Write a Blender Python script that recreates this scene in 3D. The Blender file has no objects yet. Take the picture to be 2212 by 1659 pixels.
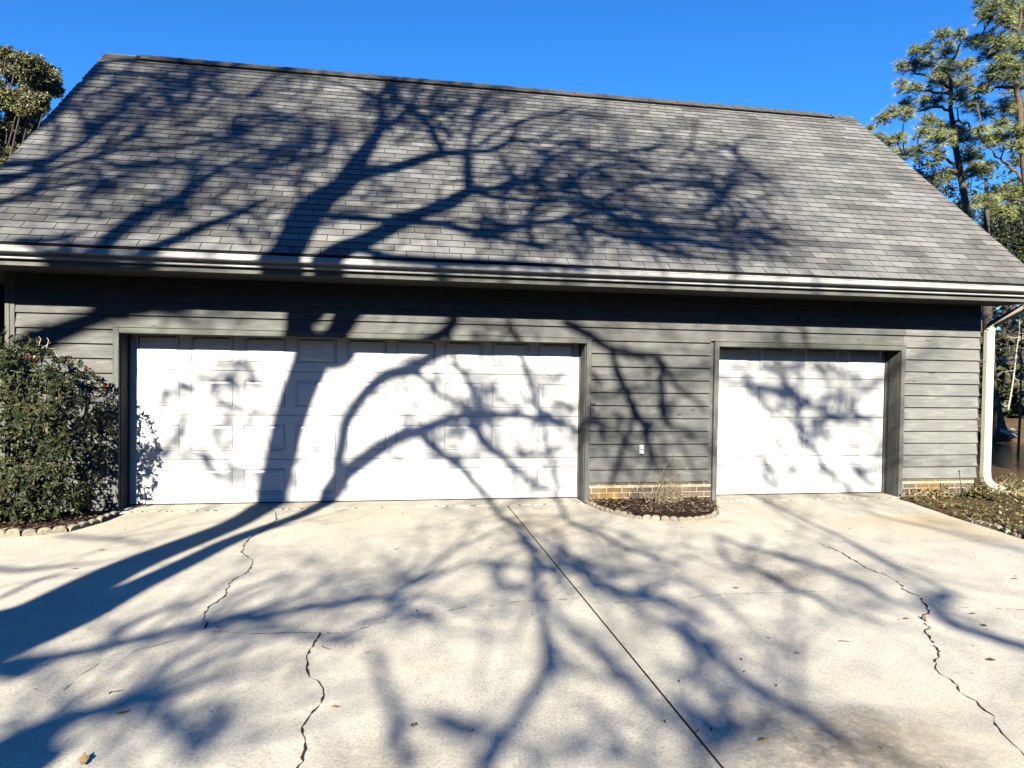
import bpy, math, random
from mathutils import Vector, Matrix, Euler
random.seed(7)
R = random.Random(11)
S = bpy.context.scene
COL = S.collection

# ------------------------------------------------------------------ camera
FPX, IW, IH = 1484.97, 2212.0, 1659.0
CAM = Vector((3.051, -8.388, 1.656))
YAW, PITCH, ROLL = 0.169, -0.020, 0.015
_d = Vector((math.sin(YAW)*math.cos(PITCH), math.cos(YAW)*math.cos(PITCH), math.sin(PITCH)))
_r = Vector((math.cos(YAW), -math.sin(YAW), 0)); _u = _r.cross(_d)
_r2 = math.cos(ROLL)*_r + math.sin(ROLL)*_u; _u2 = -math.sin(ROLL)*_r + math.cos(ROLL)*_u
cd = bpy.data.cameras.new('camera'); cam = bpy.data.objects.new('camera', cd); COL.objects.link(cam)
cd.sensor_fit = 'HORIZONTAL'; cd.sensor_width = 36; cd.lens = 36*FPX/IW; cd.clip_end = 2000; cd.clip_start = 0.05
M = Matrix.Identity(4)
for i in range(3):
    M[i][0] = _r2[i]; M[i][1] = _u2[i]; M[i][2] = -_d[i]; M[i][3] = CAM[i]
cam.matrix_world = M
S.camera = cam

# ------------------------------------------------------------------ world, sun, exposure
SUNV = Vector((0.28, 1.0, -0.55))                       # direction the light travels
sun_el = math.atan2(0.55, math.hypot(0.28, 1.0)); sun_rot = math.atan2(-0.28, -1.0)
w = bpy.data.worlds.new('World'); S.world = w; w.use_nodes = True
nt = w.node_tree; nt.nodes.clear()
sky = nt.nodes.new('ShaderNodeTexSky'); sky.sky_type = 'NISHITA'; sky.sun_disc = False
sky.sun_elevation = sun_el; sky.sun_rotation = sun_rot
sky.altitude = 0; sky.air_density = 0.85; sky.dust_density = 0.0; sky.ozone_density = 10.0
hsv = nt.nodes.new('ShaderNodeHueSaturation'); hsv.inputs['Saturation'].default_value = 1.10
bg = nt.nodes.new('ShaderNodeBackground'); bg.inputs['Strength'].default_value = 0.08
wo = nt.nodes.new('ShaderNodeOutputWorld')
nt.links.new(sky.outputs[0], hsv.inputs['Color']); nt.links.new(hsv.outputs[0], bg.inputs[0]); nt.links.new(bg.outputs[0], wo.inputs[0])
sl = bpy.data.lights.new('sun', 'SUN'); sl.energy = 5.0; sl.angle = math.radians(0.53); sl.color = (1.0, 0.93, 0.79)
so = bpy.data.objects.new('sun', sl); COL.objects.link(so)
so.rotation_euler = SUNV.to_track_quat('-Z', 'Y').to_euler(); so.location = (-5, -20, 15)
S.view_settings.view_transform = 'Standard'; S.view_settings.look = 'None'
S.view_settings.exposure = 1.6; S.view_settings.gamma = 1.0; S.view_settings.use_curve_mapping = False
S.render.engine = 'CYCLES'; S.cycles.max_bounces = 6; S.cycles.diffuse_bounces = 0; S.cycles.transparent_max_bounces = 6

# ------------------------------------------------------------------ surveying helpers (photo tile -> place on a surface)
def ray(x, y):
    return _d + _r2*((x-IW/2)/FPX) - _u2*((y-IH/2)/FPX)
K = 2.16*1.38877
def tile(n, x, y):
    c, r = (n-1) % 3, (n-1)//3
    return ((1024*c)/1.38877 + x/K, (768*r)/1.38877 + y/K)
def onY(n, x, y, Y=0.0):
    d = ray(*tile(n, x, y)); t = (Y-CAM.y)/d.y; return CAM + d*t
def onZ(n, x, y, Z=0.0):
    d = ray(*tile(n, x, y)); t = (Z-CAM.z)/d.z; return CAM + d*t
def atD(n, x, y, D):                                     # at a given distance along the view axis
    return CAM + ray(*tile(n, x, y))*D
EY, EZ, RY, RZ = -0.780, 2.827, 3.210, 6.413
SL = math.hypot(RY-EY, RZ-EZ); SD = Vector((0, (RY-EY)/SL, (RZ-EZ)/SL)); SN = Vector((0, -SD.z, SD.y))
XL, XR = -1.420, 11.380
def onRoof(n, x, y):
    d = ray(*tile(n, x, y)); t = (Vector((0, EY, EZ))-CAM).dot(SN)/d.dot(SN); return CAM + d*t

# ------------------------------------------------------------------ mesh helpers
class MB:
    def __init__(s): s.v = []; s.f = []; s.m = []; s.c = []
    def add(s, vs, fs, mi=0, col=None):
        o = len(s.v); s.v += [tuple(v) for v in vs]; s.f += [tuple(i+o for i in f) for f in fs]; s.m += [mi]*len(fs)
        if col is not None: s.c += [col]*len(vs)
        return s
    def box(s, x0, x1, y0, y1, z0, z1, mi=0, col=None):
        return s.add([(x0,y0,z0),(x1,y0,z0),(x1,y1,z0),(x0,y1,z0),(x0,y0,z1),(x1,y0,z1),(x1,y1,z1),(x0,y1,z1)],
              [(0,3,2,1),(4,5,6,7),(0,1,5,4),(1,2,6,5),(2,3,7,6),(3,0,4,7)], mi, col)
    def tube(s, pts, rad, n=6, mi=0, cap=True):
        pts = [Vector(p) for p in pts]; o = len(s.v); prev = None
        if not isinstance(rad, (list, tuple)): rad = [rad]*len(pts)
        for i, p in enumerate(pts):
            t = (pts[min(i+1, len(pts)-1)]-pts[max(i-1, 0)])
            t = t.normalized() if t.length > 1e-9 else Vector((0,0,1))
            if prev is None:
                a = t.orthogonal().normalized()
            else:
                a = prev - t*prev.dot(t)
                a = a.normalized() if a.length > 1e-6 else t.orthogonal().normalized()
            prev = a; b = t.cross(a)
            for k in range(n):
                q = 2*math.pi*k/n; s.v.append(tuple(p + (a*math.cos(q)+b*math.sin(q))*rad[i]))
        for i in range(len(pts)-1):
            for k in range(n):
                s.f.append((o+i*n+k, o+i*n+(k+1) % n, o+(i+1)*n+(k+1) % n, o+(i+1)*n+k)); s.m.append(mi)
        if cap:
            s.f.append(tuple(o+k for k in reversed(range(n)))); s.m.append(mi)
            s.f.append(tuple(o+(len(pts)-1)*n+k for k in range(n))); s.m.append(mi)
        return s
    def prof(s, poly, x0, x1, mi=0, closed=True):          # extrude a (y,z) polygon along x
        n = len(poly); vs = [(x0, y, z) for y, z in poly]+[(x1, y, z) for y, z in poly]
        fs = [(i, (i+1) % n, n+(i+1) % n, n+i) for i in range(n if closed else n-1)]
        if closed: fs += [tuple(reversed(range(n))), tuple(range(n, 2*n))]
        return s.add(vs, fs, mi)
    def mesh(s, name, mats, smooth=False):
        me = bpy.data.meshes.new(name); me.from_pydata(s.v, [], s.f)
        for m in (mats if isinstance(mats, (list, tuple)) else [mats]): me.materials.append(m)
        if len(set(s.m)) > 1: me.polygons.foreach_set('material_index', s.m)
        if smooth: me.polygons.foreach_set('use_smooth', [True]*len(s.f))
        if s.c and len(s.c) == len(s.v):
            a = me.color_attributes.new('tint', 'FLOAT_COLOR', 'POINT')
            a.data.foreach_set('color', [x for c in s.c for x in (c, c, c, 1)])
        me.update(); return me
    def obj(s, name, mats, parent=None, smooth=False, **kw):
        return link(name, s.mesh(name, mats, smooth), parent, **kw)
def link(name, data, parent=None, label=None, cat=None, group=None, kind=None, loc=None):
    o = bpy.data.objects.new(name, data); COL.objects.link(o)
    if parent is not None: o.parent = parent
    if loc is not None: o.location = loc
    if label: o['label'] = label
    if cat: o['category'] = cat
    if group: o['group'] = group
    if kind: o['kind'] = kind
    return o
def bevel(o, wd=0.004, seg=1):
    m = o.modifiers.new('bevel', 'BEVEL'); m.width = wd; m.segments = seg; m.limit_method = 'ANGLE'; return o

# ------------------------------------------------------------------ material helpers
class NT:
    def __init__(s, name, rough=0.8, spec=0.5):
        s.m = bpy.data.materials.new(name); s.m.use_nodes = True; s.t = s.m.node_tree; s.n = s.t.nodes
        s.p = s.n['Principled BSDF']; s.p.inputs['Roughness'].default_value = rough; s.p.inputs['Specular IOR Level'].default_value = spec
        s.geo = None
    def lk(s, a, b): s.t.links.new(a, b)
    def pos(s):
        if not s.geo: s.geo = s.n.new('ShaderNodeNewGeometry')
        return s.geo.outputs['Position']
    def scaled(s, v, sc):
        q = s.n.new('ShaderNodeMapping'); q.inputs['Scale'].default_value = sc; s.lk(v, q.inputs[0]); return q.outputs[0]
    def noise(s, v, scale, detail=4, rough=0.6, dist=0.0):
        q = s.n.new('ShaderNodeTexNoise'); q.inputs['Scale'].default_value = scale; q.inputs['Detail'].default_value = detail
        q.inputs['Roughness'].default_value = rough; q.inputs['Distortion'].default_value = dist; s.lk(v, q.inputs['Vector']); return q.outputs[0]
    def vor(s, v, scale):
        q = s.n.new('ShaderNodeTexVoronoi'); q.inputs['Scale'].default_value = scale; s.lk(v, q.inputs['Vector']); return q.outputs['Distance']
    def ramp(s, f, a, b, c0=(0,0,0), c1=(1,1,1)):
        q = s.n.new('ShaderNodeMapRange'); q.inputs[1].default_value = a; q.inputs[2].default_value = b; q.clamp = True; s.lk(f, q.inputs[0]); return q.outputs[0]
    def mix(s, f, a, b, mode='MIX'):
        q = s.n.new('ShaderNodeMix'); q.data_type = 'RGBA'; q.blend_type = mode
        for i, x in ((0, f), (6, a), (7, b)):
            if isinstance(x, (int, float)): q.inputs[i].default_value = x
            elif isinstance(x, tuple): q.inputs[i].default_value = (*x, 1)
            else: s.lk(x, q.inputs[i])
        return q.outputs[2]
    def math(s, op, a, b):
        q = s.n.new('ShaderNodeMath'); q.operation = op
        for i, x in ((0, a), (1, b)):
            if isinstance(x, (int, float)): q.inputs[i].default_value = x
            else: s.lk(x, q.inputs[i])
        return q.outputs[0]
    def near(s, p, r0, r1, sc=(1,1,1), wob=0.0, wscale=3.0):    # 1 inside r0 of point p, 0 beyond r1
        v = s.n.new('ShaderNodeVectorMath'); v.operation = 'SUBTRACT'; s.lk(s.pos(), v.inputs[0]); v.inputs[1].default_value = p
        m = s.n.new('ShaderNodeVectorMath'); m.operation = 'MULTIPLY'; s.lk(v.outputs[0], m.inputs[0]); m.inputs[1].default_value = sc
        l = s.n.new('ShaderNodeVectorMath'); l.operation = 'LENGTH'; s.lk(m.outputs[0], l.inputs[0]); d = l.outputs['Value']
        if wob: d = s.math('ADD', d, s.math('MULTIPLY', s.math('SUBTRACT', s.noise(s.pos(), wscale, 5, .65), .5), wob))
        return s.ramp(d, r1, r0)
    def rnd(s):
        q = s.n.new('ShaderNodeObjectInfo'); return q.outputs['Random']
    def tint(s):
        q = s.n.new('ShaderNodeAttribute'); q.attribute_name = 'tint'; return q.outputs['Fac']
    def bump(s, h, st=0.4, dist=0.01):
        q = s.n.new('ShaderNodeBump'); q.inputs['Strength'].default_value = st; q.inputs['Distance'].default_value = dist
        s.lk(h, q.inputs['Height']); s.lk(q.outputs[0], s.p.inputs['Normal']); return s
    def base(s, c):
        if isinstance(c, tuple): s.p.inputs['Base Color'].default_value = (*c, 1)
        else: s.lk(c, s.p.inputs['Base Color'])
        return s

def simple(name, c0, c1, scale=8, rough=.8, bump=.2, bd=.005, detail=5, spec=.3):
    a = NT(name, rough, spec); f = a.noise(a.pos(), scale, detail); a.base(a.mix(a.ramp(f, .3, .7), c0, c1))
    if bump: a.bump(f, bump, bd)
    return a.m

# concrete
a = NT('concrete', .85, .25); P = a.pos()
big = a.ramp(a.noise(P, .55, 5, .6, .4), .35, .7); mid = a.ramp(a.noise(P, 3.2, 6, .65), .3, .75)
c = a.mix(big, (0.62,0.575,0.475), (0.51,0.465,0.375)); c = a.mix(a.math('MULTIPLY', mid, .5), c, (0.36,0.335,0.275))
grit = a.noise(P, 70, 3, .7); c = a.mix(a.math('MULTIPLY', a.ramp(grit, .50, .68), .8), c, (0.24,0.22,0.18)); c = a.mix(a.ramp(grit, .44, .30), c, (0.60,0.575,0.51))
spk = a.ramp(a.vor(P, 34), .10, .05); c = a.mix(a.math('MULTIPLY', spk, .55), c, (0.148,0.133,0.111))
mot = a.ramp(a.noise(P, 14, 4, .7), .5, .75); c = a.mix(a.math('MULTIPLY', mot, .5), c, (0.266,0.252,0.215))
bl2 = a.ramp(a.noise(P, 1.7, 7, .72, .8), .48, .68); c = a.mix(a.math('MULTIPLY', bl2, .55), c, (.36,.35,.315))
grain = a.ramp(a.noise(P, 22, 6, .75), .25, .65)
def st(n, x, y, r0, r1, col, k, sc=(1,1,1), wob=.8):
    global c
    c = a.mix(a.math('MULTIPLY', a.math('MULTIPLY', a.near(tuple(onZ(n, x, y)), r0, r1, sc, wob, 3), k), grain), c, col)
st(9, 600, 420, .0, .6, (0.118,0.092,0.063), .75, (.9, 1.3, 1)); st(9, 430, 280, .0, .5, (0.126,0.096,0.067), .6, (.8, 1.6, 1))
st(9, 1080, 1530, .0, .6, (0.12,0.092,0.064), .95); st(9, 1330, 1590, .0, .5, (0.13,0.10,0.07), .9); st(9, 350, 1600, .0, .6, (0.155,0.133,0.096), .6)
st(9, 1250, 1400, .0, .35, (0.148,0.118,0.081), .4); st(8, 700, 1620, 0, .5, (0.207,0.178,0.141), .5); st(8, 200, 1650, 0, .4, (0.185,0.163,0.126), .5)
st(9, 1600, 60, .1, .75, (0.444,0.311,0.141), .75, (.55, 1.2, 1)); st(9, 1950, 150, .0, .6, (0.429,0.318,0.163), .7, (.6, 1.2, 1)); st(9, 160, 62, 0, .3, (0.296,0.207,0.074), .7, (.8, 1.6, 1))
st(8, 1290, 80, .0, .5, (0.444,0.348,0.178), .55, (.9, .7, 1)); st(9, 1750, 1480, 0, .9, (0.370,0.318,0.222), .5)
for q in ((8,910,790),(8,1370,1300),(9,1380,1525)):
    st(*q, .0, .11, (0.178,0.155,0.126), .4, (1,1,1), .14)
a.base(c); hb = a.math('ADD', a.math('MULTIPLY', grit, .6), a.noise(P, 300, 1)); a.bump(hb, .25, .004); CONC = a.m

# weathered grey painted siding
def siding(name, light, k=1.0):
    a = NT(name, .75, .25); P = a.pos(); r = a.rnd()
    off = a.n.new('ShaderNodeCombineXYZ'); a.lk(a.math('MULTIPLY', r, 37.0), off.inputs[0]); a.lk(a.math('MULTIPLY', r, 11.0), off.inputs[2])
    v = a.n.new('ShaderNodeVectorMath'); a.lk(P, v.inputs[0]); a.lk(off.outputs[0], v.inputs[1]); V = v.outputs[0]
    g = a.noise(a.scaled(V, (.9, 8, 26)), 3.0, 6, .65, .6); g2 = a.noise(a.scaled(V, (1.2, 6, 5)), 2.2, 5, .6)
    c = a.mix(a.ramp(g, .35, .68), (.072*k,.073*k,.072*k), (.116*k,.117*k,.115*k))
    c = a.mix(a.math('MULTIPLY', r, .45), c, (.13*k,.132*k,.125*k))
    c = a.mix(a.math('MULTIPLY', a.ramp(g2, .5, .68), light), c, (0.211,0.215,0.195))
    c = a.mix(a.ramp(a.noise(a.scaled(V, (1, 4, 3.4)), 4.5, 3, .5), .69, .75), c, (0.027,0.027,0.023))
    c = a.mix(a.math('MULTIPLY', a.ramp(a.noise(a.scaled(V, (.5, 9, 60)), 3, 3, .5), .62, .72), .6), c, (0.039,0.039,0.035))
    a.base(c); a.bump(g, .35, .004); return a.m
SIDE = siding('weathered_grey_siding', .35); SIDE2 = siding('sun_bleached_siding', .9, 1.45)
a = NT('grey_trim_paint', .7, .3); g = a.noise(a.scaled(a.pos(), (22, 6, 1.2)), 2.5, 5, .6, .4)
a.base(a.mix(a.ramp(g, .35, .7), (0.078,0.083,0.076), (0.129,0.133,0.121))); a.bump(g, .3, .003); TRIM = a.m
a = NT('grey_trim_horizontal', .7, .3); g = a.noise(a.scaled(a.pos(), (.8, 6, 30)), 2.5, 5, .6, .4)
a.base(a.mix(a.ramp(g, .35, .7), (0.086,0.090,0.082), (0.140,0.144,0.129))); a.bump(g, .3, .003); TRIMH = a.m
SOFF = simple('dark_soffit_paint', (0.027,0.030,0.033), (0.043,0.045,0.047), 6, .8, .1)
BACK = simple('dark_sheathing', (0.016,0.016,0.016), (0.023,0.023,0.023), 6, .9, 0)
# white garage door paint
a = NT('white_door_paint', .42, .9); f = a.noise(a.pos(), 2.0, 5, .6); f2 = a.noise(a.scaled(a.pos(), (3, 3, .4)), 6, 4, .6)
c = a.mix(a.ramp(f, .35, .7), (0.64,0.64,0.62), (0.59,0.595,0.585)); c = a.mix(a.math('MULTIPLY', a.ramp(f2, .55, .8), .35), c, (0.496,0.496,0.464))
a.base(c); a.bump(a.noise(a.scaled(a.pos(), (60, 60, 6)), 5, 3), .06, .002); a.p.inputs['Coat Weight'].default_value = 1.0; a.p.inputs['Coat Roughness'].default_value = .35; DOOR = a.m
a = NT('white_gutter_paint', .35, .5); f = a.noise(a.scaled(a.pos(), (1, 5, 5)), 5, 5, .6); c = a.mix(a.ramp(f, .42, .72), (.40,.40,.39), (.25,.25,.24)); c = a.mix(a.math('MULTIPLY', a.ramp(a.noise(a.scaled(a.pos(), (9, 2, 1)), 3, 4, .7), .52, .75), .6), c, (.26,.25,.23)); a.base(c); GUT = a.m
a = NT('yellowed_downspout_paint', .4, .45); f = a.noise(a.scaled(a.pos(), (5, 5, .7)), 4, 5, .6)
sz = a.n.new('ShaderNodeSeparateXYZ'); a.lk(a.pos(), sz.inputs[0]); low = a.ramp(a.math('ADD', sz.outputs[2], a.math('MULTIPLY', f, .5)), 1.3, .4)
c = a.mix(a.ramp(f, .4, .7), (.58,.55,.46), (.48,.45,.37)); c = a.mix(a.math('MULTIPLY', low, .8), c, (.62,.52,.34)); a.base(c); SPOUT = a.m
# shingles
a = NT('asphalt_shingle', .92, .2); P = a.pos(); t = a.tint()
c = a.mix(t, (0.04,0.04,0.039), (0.185,0.184,0.177)); gr = a.noise(P, 260, 2, .7); c = a.mix(a.ramp(gr, .5, .72), c, (0.29,0.287,0.272)); c = a.mix(a.ramp(gr, .45, .25), c, (0.034,0.034,0.033))
bl = a.ramp(a.noise(P, 9, 4, .6), .35, .7); c = a.mix(a.math('MULTIPLY', bl, .45), c, (0.075,0.074,0.071))
wash = a.ramp(a.noise(a.scaled(P, (1, .35, .35)), 1.6, 4, .6), .4, .72); c = a.mix(a.math('MULTIPLY', wash, .5), c, (0.22,0.218,0.208))
a.base(c); a.bump(gr, .5, .004); SHIN = a.m
ASPH = simple('cut_asphalt_edge', (0.009,0.009,0.009), (0.019,0.018,0.017), 30, .9, 0); CAPM = simple('ridge_shingle', (.035,.035,.034), (.085,.084,.08), 30, .9, .4); VENT = simple('black_vent_plastic', (0.010,0.010,0.010), (0.017,0.017,0.017), 10, .6, 0)
# brick
a = NT('brown_brick', .9, .2); r = a.rnd(); f = a.noise(a.pos(), 55, 5, .7)
c = a.mix(r, (0.084,0.066,0.054), (0.152,0.116,0.092)); c = a.mix(a.ramp(f, .5, .75), c, (0.044,0.036,0.034)); c = a.mix(a.ramp(a.noise(a.pos(), 9, 4), .5, .75), c, (0.160,0.140,0.120))
for q, k in (((5.75, 0, .02), .8), ((10.42, 0, .12), .6), ((6.75, 0, .03), .2)):
    c = a.mix(a.math('MULTIPLY', a.near(q, .08, .34, (1, .2, 1.6), .25, 9), k), c, (0.24,0.135,0.05))
a.base(c); a.bump(f, .5, .006); BRICK = a.m
a = NT('pale_mortar', .95, .1); f = a.noise(a.pos(), 60, 4); c = a.mix(a.ramp(f, .3, .7), (0.416,0.376,0.280), (0.320,0.288,0.216))
for q in ((5.80, 0, .04), (10.35, 0, .14)): c = a.mix(a.math('MULTIPLY', a.near(q, .08, .4, (1, .2, 1.6), .2, 9), .7), c, (0.440,0.304,0.112))
a.base(c); a.bump(f, .4, .004); MORT = a.m
EDGE = simple('scalloped_concrete', (.30,.265,.205), (.15,.13,.10), 22, .9, .4)
a = NT('mulch_soil', .95, .1); f = a.noise(a.pos(), 45, 6, .75); a.base(a.mix(a.ramp(f, .35, .75), (.012,.009,.007), (.055,.036,.026))); a.bump(f, 1, .03); SOIL = a.m
def chip(name, cols, rough=.85, spec=.2):
    a = NT(name, rough, spec); t = a.tint(); q = a.n.new('ShaderNodeValToRGB'); q.color_ramp.interpolation = 'LINEAR'
    e = q.color_ramp.elements; n = len(cols)
    e[0].position = 0; e[0].color = (*cols[0], 1); e[1].position = 1; e[1].color = (*cols[-1], 1)
    for i in range(1, n-1): x = e.new(i/(n-1)); x.color = (*cols[i], 1)
    a.lk(t, q.inputs[0]); a.base(q.outputs[0]); return a
MULCH = chip('bark_mulch_chips', [(.012,.009,.008),(.03,.018,.013),(.07,.035,.022),(.16,.11,.07),(.30,.24,.17)]).m
a = NT('leaf_litter_ground', .95, .1); f = a.noise(a.pos(), 6, 8, .75); g = a.noise(a.pos(), .25, 4); c = a.mix(a.ramp(f, .3, .75), (.035,.024,.014), (.17,.105,.055)); c = a.mix(a.ramp(g, .45, .7), c, (.055,.06,.022))
a.base(c); a.bump(f, .8, .05); LIT = a.m
a = NT('dark_pond_water', .06, .5); a.base((.13,.075,.036)); n1 = a.noise(a.scaled(a.pos(), (1, 3.5, 1)), 2.6, 4, .6, .3); a.bump(n1, .35, .06); WATER = a.m
def foliage(name, cols, rough=.45, spec=.5, trans=.0):
    a = chip(name, cols, rough, spec)
    if trans: a.p.inputs['Transmission Weight'].default_value = 0; a.p.inputs['Subsurface Weight'].default_value = 0
    return a.m
BUSH = foliage('glossy_shrub_leaf', [(.006,.011,.004),(.014,.022,.007),(.025,.036,.010),(.042,.048,.015),(.075,.068,.026)], .55, .3)
REDL = foliage('reddish_shrub_leaf', [(.20,.07,.03),(.30,.13,.06)], .4, .5)
OAKL = foliage('oak_leaf', [(.03,.04,.014),(.07,.078,.026),(.13,.13,.05),(.22,.20,.09)], .42, .5)
PINEN = foliage('pine_needle', [(.045,.07,.024),(.13,.16,.05),(.25,.27,.09),(.38,.37,.15)], .5, .4)
DARKL = foliage('dark_evergreen_leaf', [(.010,.018,.007),(.02,.03,.010),(.04,.045,.014),(.06,.06,.02)], .5, .35)
COVER = foliage('ground_cover_leaf', [(.03,.04,.012),(.06,.072,.018),(.09,.085,.025),(.18,.13,.06),(.30,.22,.12)], .6, .3)
STRAW = foliage('dry_straw', [(.16,.115,.065),(.30,.24,.15),(.48,.42,.30)], .8, .2)
DRYL = simple('dry_brown_leaf', (.13,.06,.03), (.24,.13,.065), 40, .7, .3); TANL = simple('dry_tan_leaf', (.26,.16,.075), (.40,.27,.13), 40, .7, .3)
BARK = simple('grey_bark', (.04,.034,.028), (.10,.085,.07), 12, .95, .8, .03); PBARK = simple('pine_bark', (.05,.035,.026), (.15,.105,.075), 9, .95, .8, .04)
DBARK = simple('dark_wet_bark', (.03,.026,.02), (.09,.075,.06), 9, .95, .8, .04); PALEB = simple('pale_bare_branch', (.26,.23,.18), (.42,.38,.30), 15, .85, .3)
TWIG = simple('dark_twig', (.05,.04,.03), (.12,.09,.06), 30, .9, .2); CRACK = simple('crack_shadow_dirt', (.012,.011,.009), (.035,.03,.022), 20, 1, 0)
METAL = simple('grey_metal_cover', (.42,.43,.42), (.55,.55,.53), 20, .45, .1); RUST = simple('dark_rod', (.04,.035,.03), (.08,.06,.045), 30, .7, .1)
BLACK = simple('black_rubber_hose', (.012,.012,.012), (.025,.025,.025), 20, .5, .1)
GLASS = simple('dark_window_glass', (.01,.012,.015), (.015,.018,.02), 3, .08, 0, spec=.5)
#@@GROUND

# ================================================================== GROUND
def sstep(x, a, b):
    t = max(0, min(1, (x-a)/(b-a))); return t*t*(3-2*t)
def terrain_h(x, y):
    q = ((x-CAM.x)+(y-CAM.y))*.7071; l = ((x-CAM.x)-(y-CAM.y))*.7071
    sh = 14.9 + max(0, -l)*1.3
    n = .05*math.sin(x*1.7+y*.9)+.04*math.sin(y*2.3-x*1.1)
    h = -.14 - 1.25*sstep(q, sh-2.2, sh+1.2)
    far = 29.2 + .5*math.sin(l*.8) + max(0, -l)*.5
    h += 1.45*sstep(q, far-1.2, far+3) + 2.2*sstep(q, far+3, far+40)
    if q > sh: h += n*2
    return h
def build_terrain():
    def axis(lo, hi, c0, c1, fine):
        v = []; x = c0
        while x <= c1+1e-6: v.append(x); x += fine
        s = fine; x = c1
        while x < hi: s *= 1.35; x += s; v.append(min(x, hi))
        s = fine; x = c0
        while x > lo: s *= 1.35; x -= s; v.insert(0, max(x, lo))
        return v
    xs = axis(-700, 700, -8, 40, .8); ys = axis(-700, 700, -12, 36, .8)
    b = MB(); b.v = [(x, y, terrain_h(x, y)) for y in ys for x in xs]; n = len(xs)
    b.f = [(j*n+i, j*n+i+1, (j+1)*n+i+1, (j+1)*n+i) for j in range(len(ys)-1) for i in range(n-1)]; b.m = [0]*len(b.f)
    b.obj('ground', LIT, smooth=True, kind='structure', label='brown leaf littered ground around the garage and pond')
build_terrain()
b = MB(); b.add([(9,-6,-.62),(120,-60,-.62),(160,90,-.62),(-20,90,-.62),(6,16,-.62),(11.8,7,-.62)], [(0,1,2,3,4,5)])
b.obj('pond', WATER, kind='structure', label='dark brown rippled pond water behind the garage')

def slabpoly(pts, z0, z1):
    n = len(pts); b = MB(); vs = [(x, y, z1) for x, y in pts]+[(x, y, z0) for x, y in pts]
    fs = [tuple(range(n)), tuple(reversed(range(n, 2*n)))]+[(i, n+i, n+(i+1) % n, (i+1) % n) for i in range(n)]
    return b.add(vs, fs)
def xy(v): return (v.x, v.y)
T5c = lambda x, y: ((x/4.809+1720-1024)*2.16, (y/4.809+1300-768)*2.16)     # detail crop -> tile 5
LB = [(-7.5,-1.22), (-1.6,-1.20)] + [xy(onZ(7, *q)) for q in ((0,158),(150,155),(300,147),(420,130),(530,108),(640,72),(760,30))] + [(.10,-.30), (-.02,-.12)]
CBp = [(195,985),(240,1030),(330,1075),(430,1112),(520,1142),(620,1172),(745,1200),(860,1220),(985,1238),(1110,1250),(1240,1258),(1370,1262),(1490,1265),(1600,1262),(1720,1256),(1830,1248),(1920,1232),(2010,1205),(2080,1165),(2080,1110)]
CB = [xy(onZ(5, *T5c(*q))) for q in CBp]
T6c = lambda x, y: ((x/4.609+2640-2048)*2.16, (y/4.609+1280-768)*2.16)
RBp = [(250,1000),(420,1045),(600,1110),(800,1175),(1000,1245),(1200,1310),(1400,1370),(1600,1430),(1800,1500),(1990,1560)]
RB = [xy(onZ(6, *T6c(*q))) for q in RBp] + [(10.2,-3.4), (11.6,-5.4), (14,-9), (14,-30)]
drv = slabpoly([(-7.4,-30),(13.9,-30),(13.9,-9),(9.4,-2.6),(9.6,-.5),(9.9,.3),(-.05,.3),(-.1,-.5),(-.4,-1.35),(-7.4,-1.35)], -.13, -.097).obj('driveway', CRACK, kind='structure', label='pale cracked concrete driveway in front of the garage')
left_pts = [(-7.5,-30), (4.424,-30), (4.424,-.105), (.02,-.105)] + [p for p in reversed(LB)]
right_pts = [(4.436,-30)] + list(reversed(RB)) + [(9.9,-.105)] + [(7.16,-.105)] + [p for p in reversed(CB)] + [(5.45,-.105), (4.436,-.105)]
for pts in (left_pts, right_pts):
    bevel(slabpoly(pts, -.10, 0).obj('slab', CONC, drv), .004)
bevel(slabpoly([(.004,.34),(.004,-.097),(5.41,-.097),(5.41,.34)], -.10, .003).obj('apron', CONC, drv), .004)
bevel(slabpoly([(7.21,.34),(7.21,-.097),(9.86,-.097),(9.86,.34)], -.10, .003).obj('apron', CONC, drv), .004)

MB().box(4.4243, 4.4357, -29.9, -.11, -.09, -.0025).obj('joint_filler', CRACK, drv)
def crack(pts, w, seed, jag=.012, z=.0035, gaps=0.0):
    rr = random.Random(seed); P = [onZ(*p) for p in pts]; fine = []
    for i in range(len(P)-1):
        L = (P[i+1]-P[i]).length; n = max(2, int(L/.03))
        for k in range(n): fine.append(P[i].lerp(P[i+1], k/n))
    fine.append(P[-1]); b = MB(); prev = None; ox = oy = 0
    for i, p in enumerate(fine):
        ox = ox*.6 + rr.uniform(-jag, jag); oy = oy*.6 + rr.uniform(-jag, jag)
        t = (fine[min(i+1, len(fine)-1)]-fine[max(i-1, 0)]); t.z = 0; t.normalize(); nn = Vector((-t.y, t.x, 0))
        hw = w*rr.choice((.12,.3,.5,.7,.9,1.3))*(.5 if i in (0, len(fine)-1) else 1); q = Vector((p.x+ox, p.y+oy, z))
        a_, b_ = q+nn*hw, q-nn*hw
        if prev is not None and rr.random() > gaps: b.add([prev[0], prev[1], b_, a_], [(0,1,2,3)])
        prev = (a_, b_)
    return b.obj('crack', CRACK, drv)
t7 = lambda L: [(7, *q) for q in L]
t8 = lambda L: [(8, *q) for q in L]
t9 = lambda L: [(9, *q) for q in L]
crack(t7([(1790,0),(1790,50),(1720,115),(1605,175),(1570,260),(1640,320),(1610,390),(1490,460),(1450,545),(1340,630),(1310,700),(1340,740),(1330,770)]), .006, 1)
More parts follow.
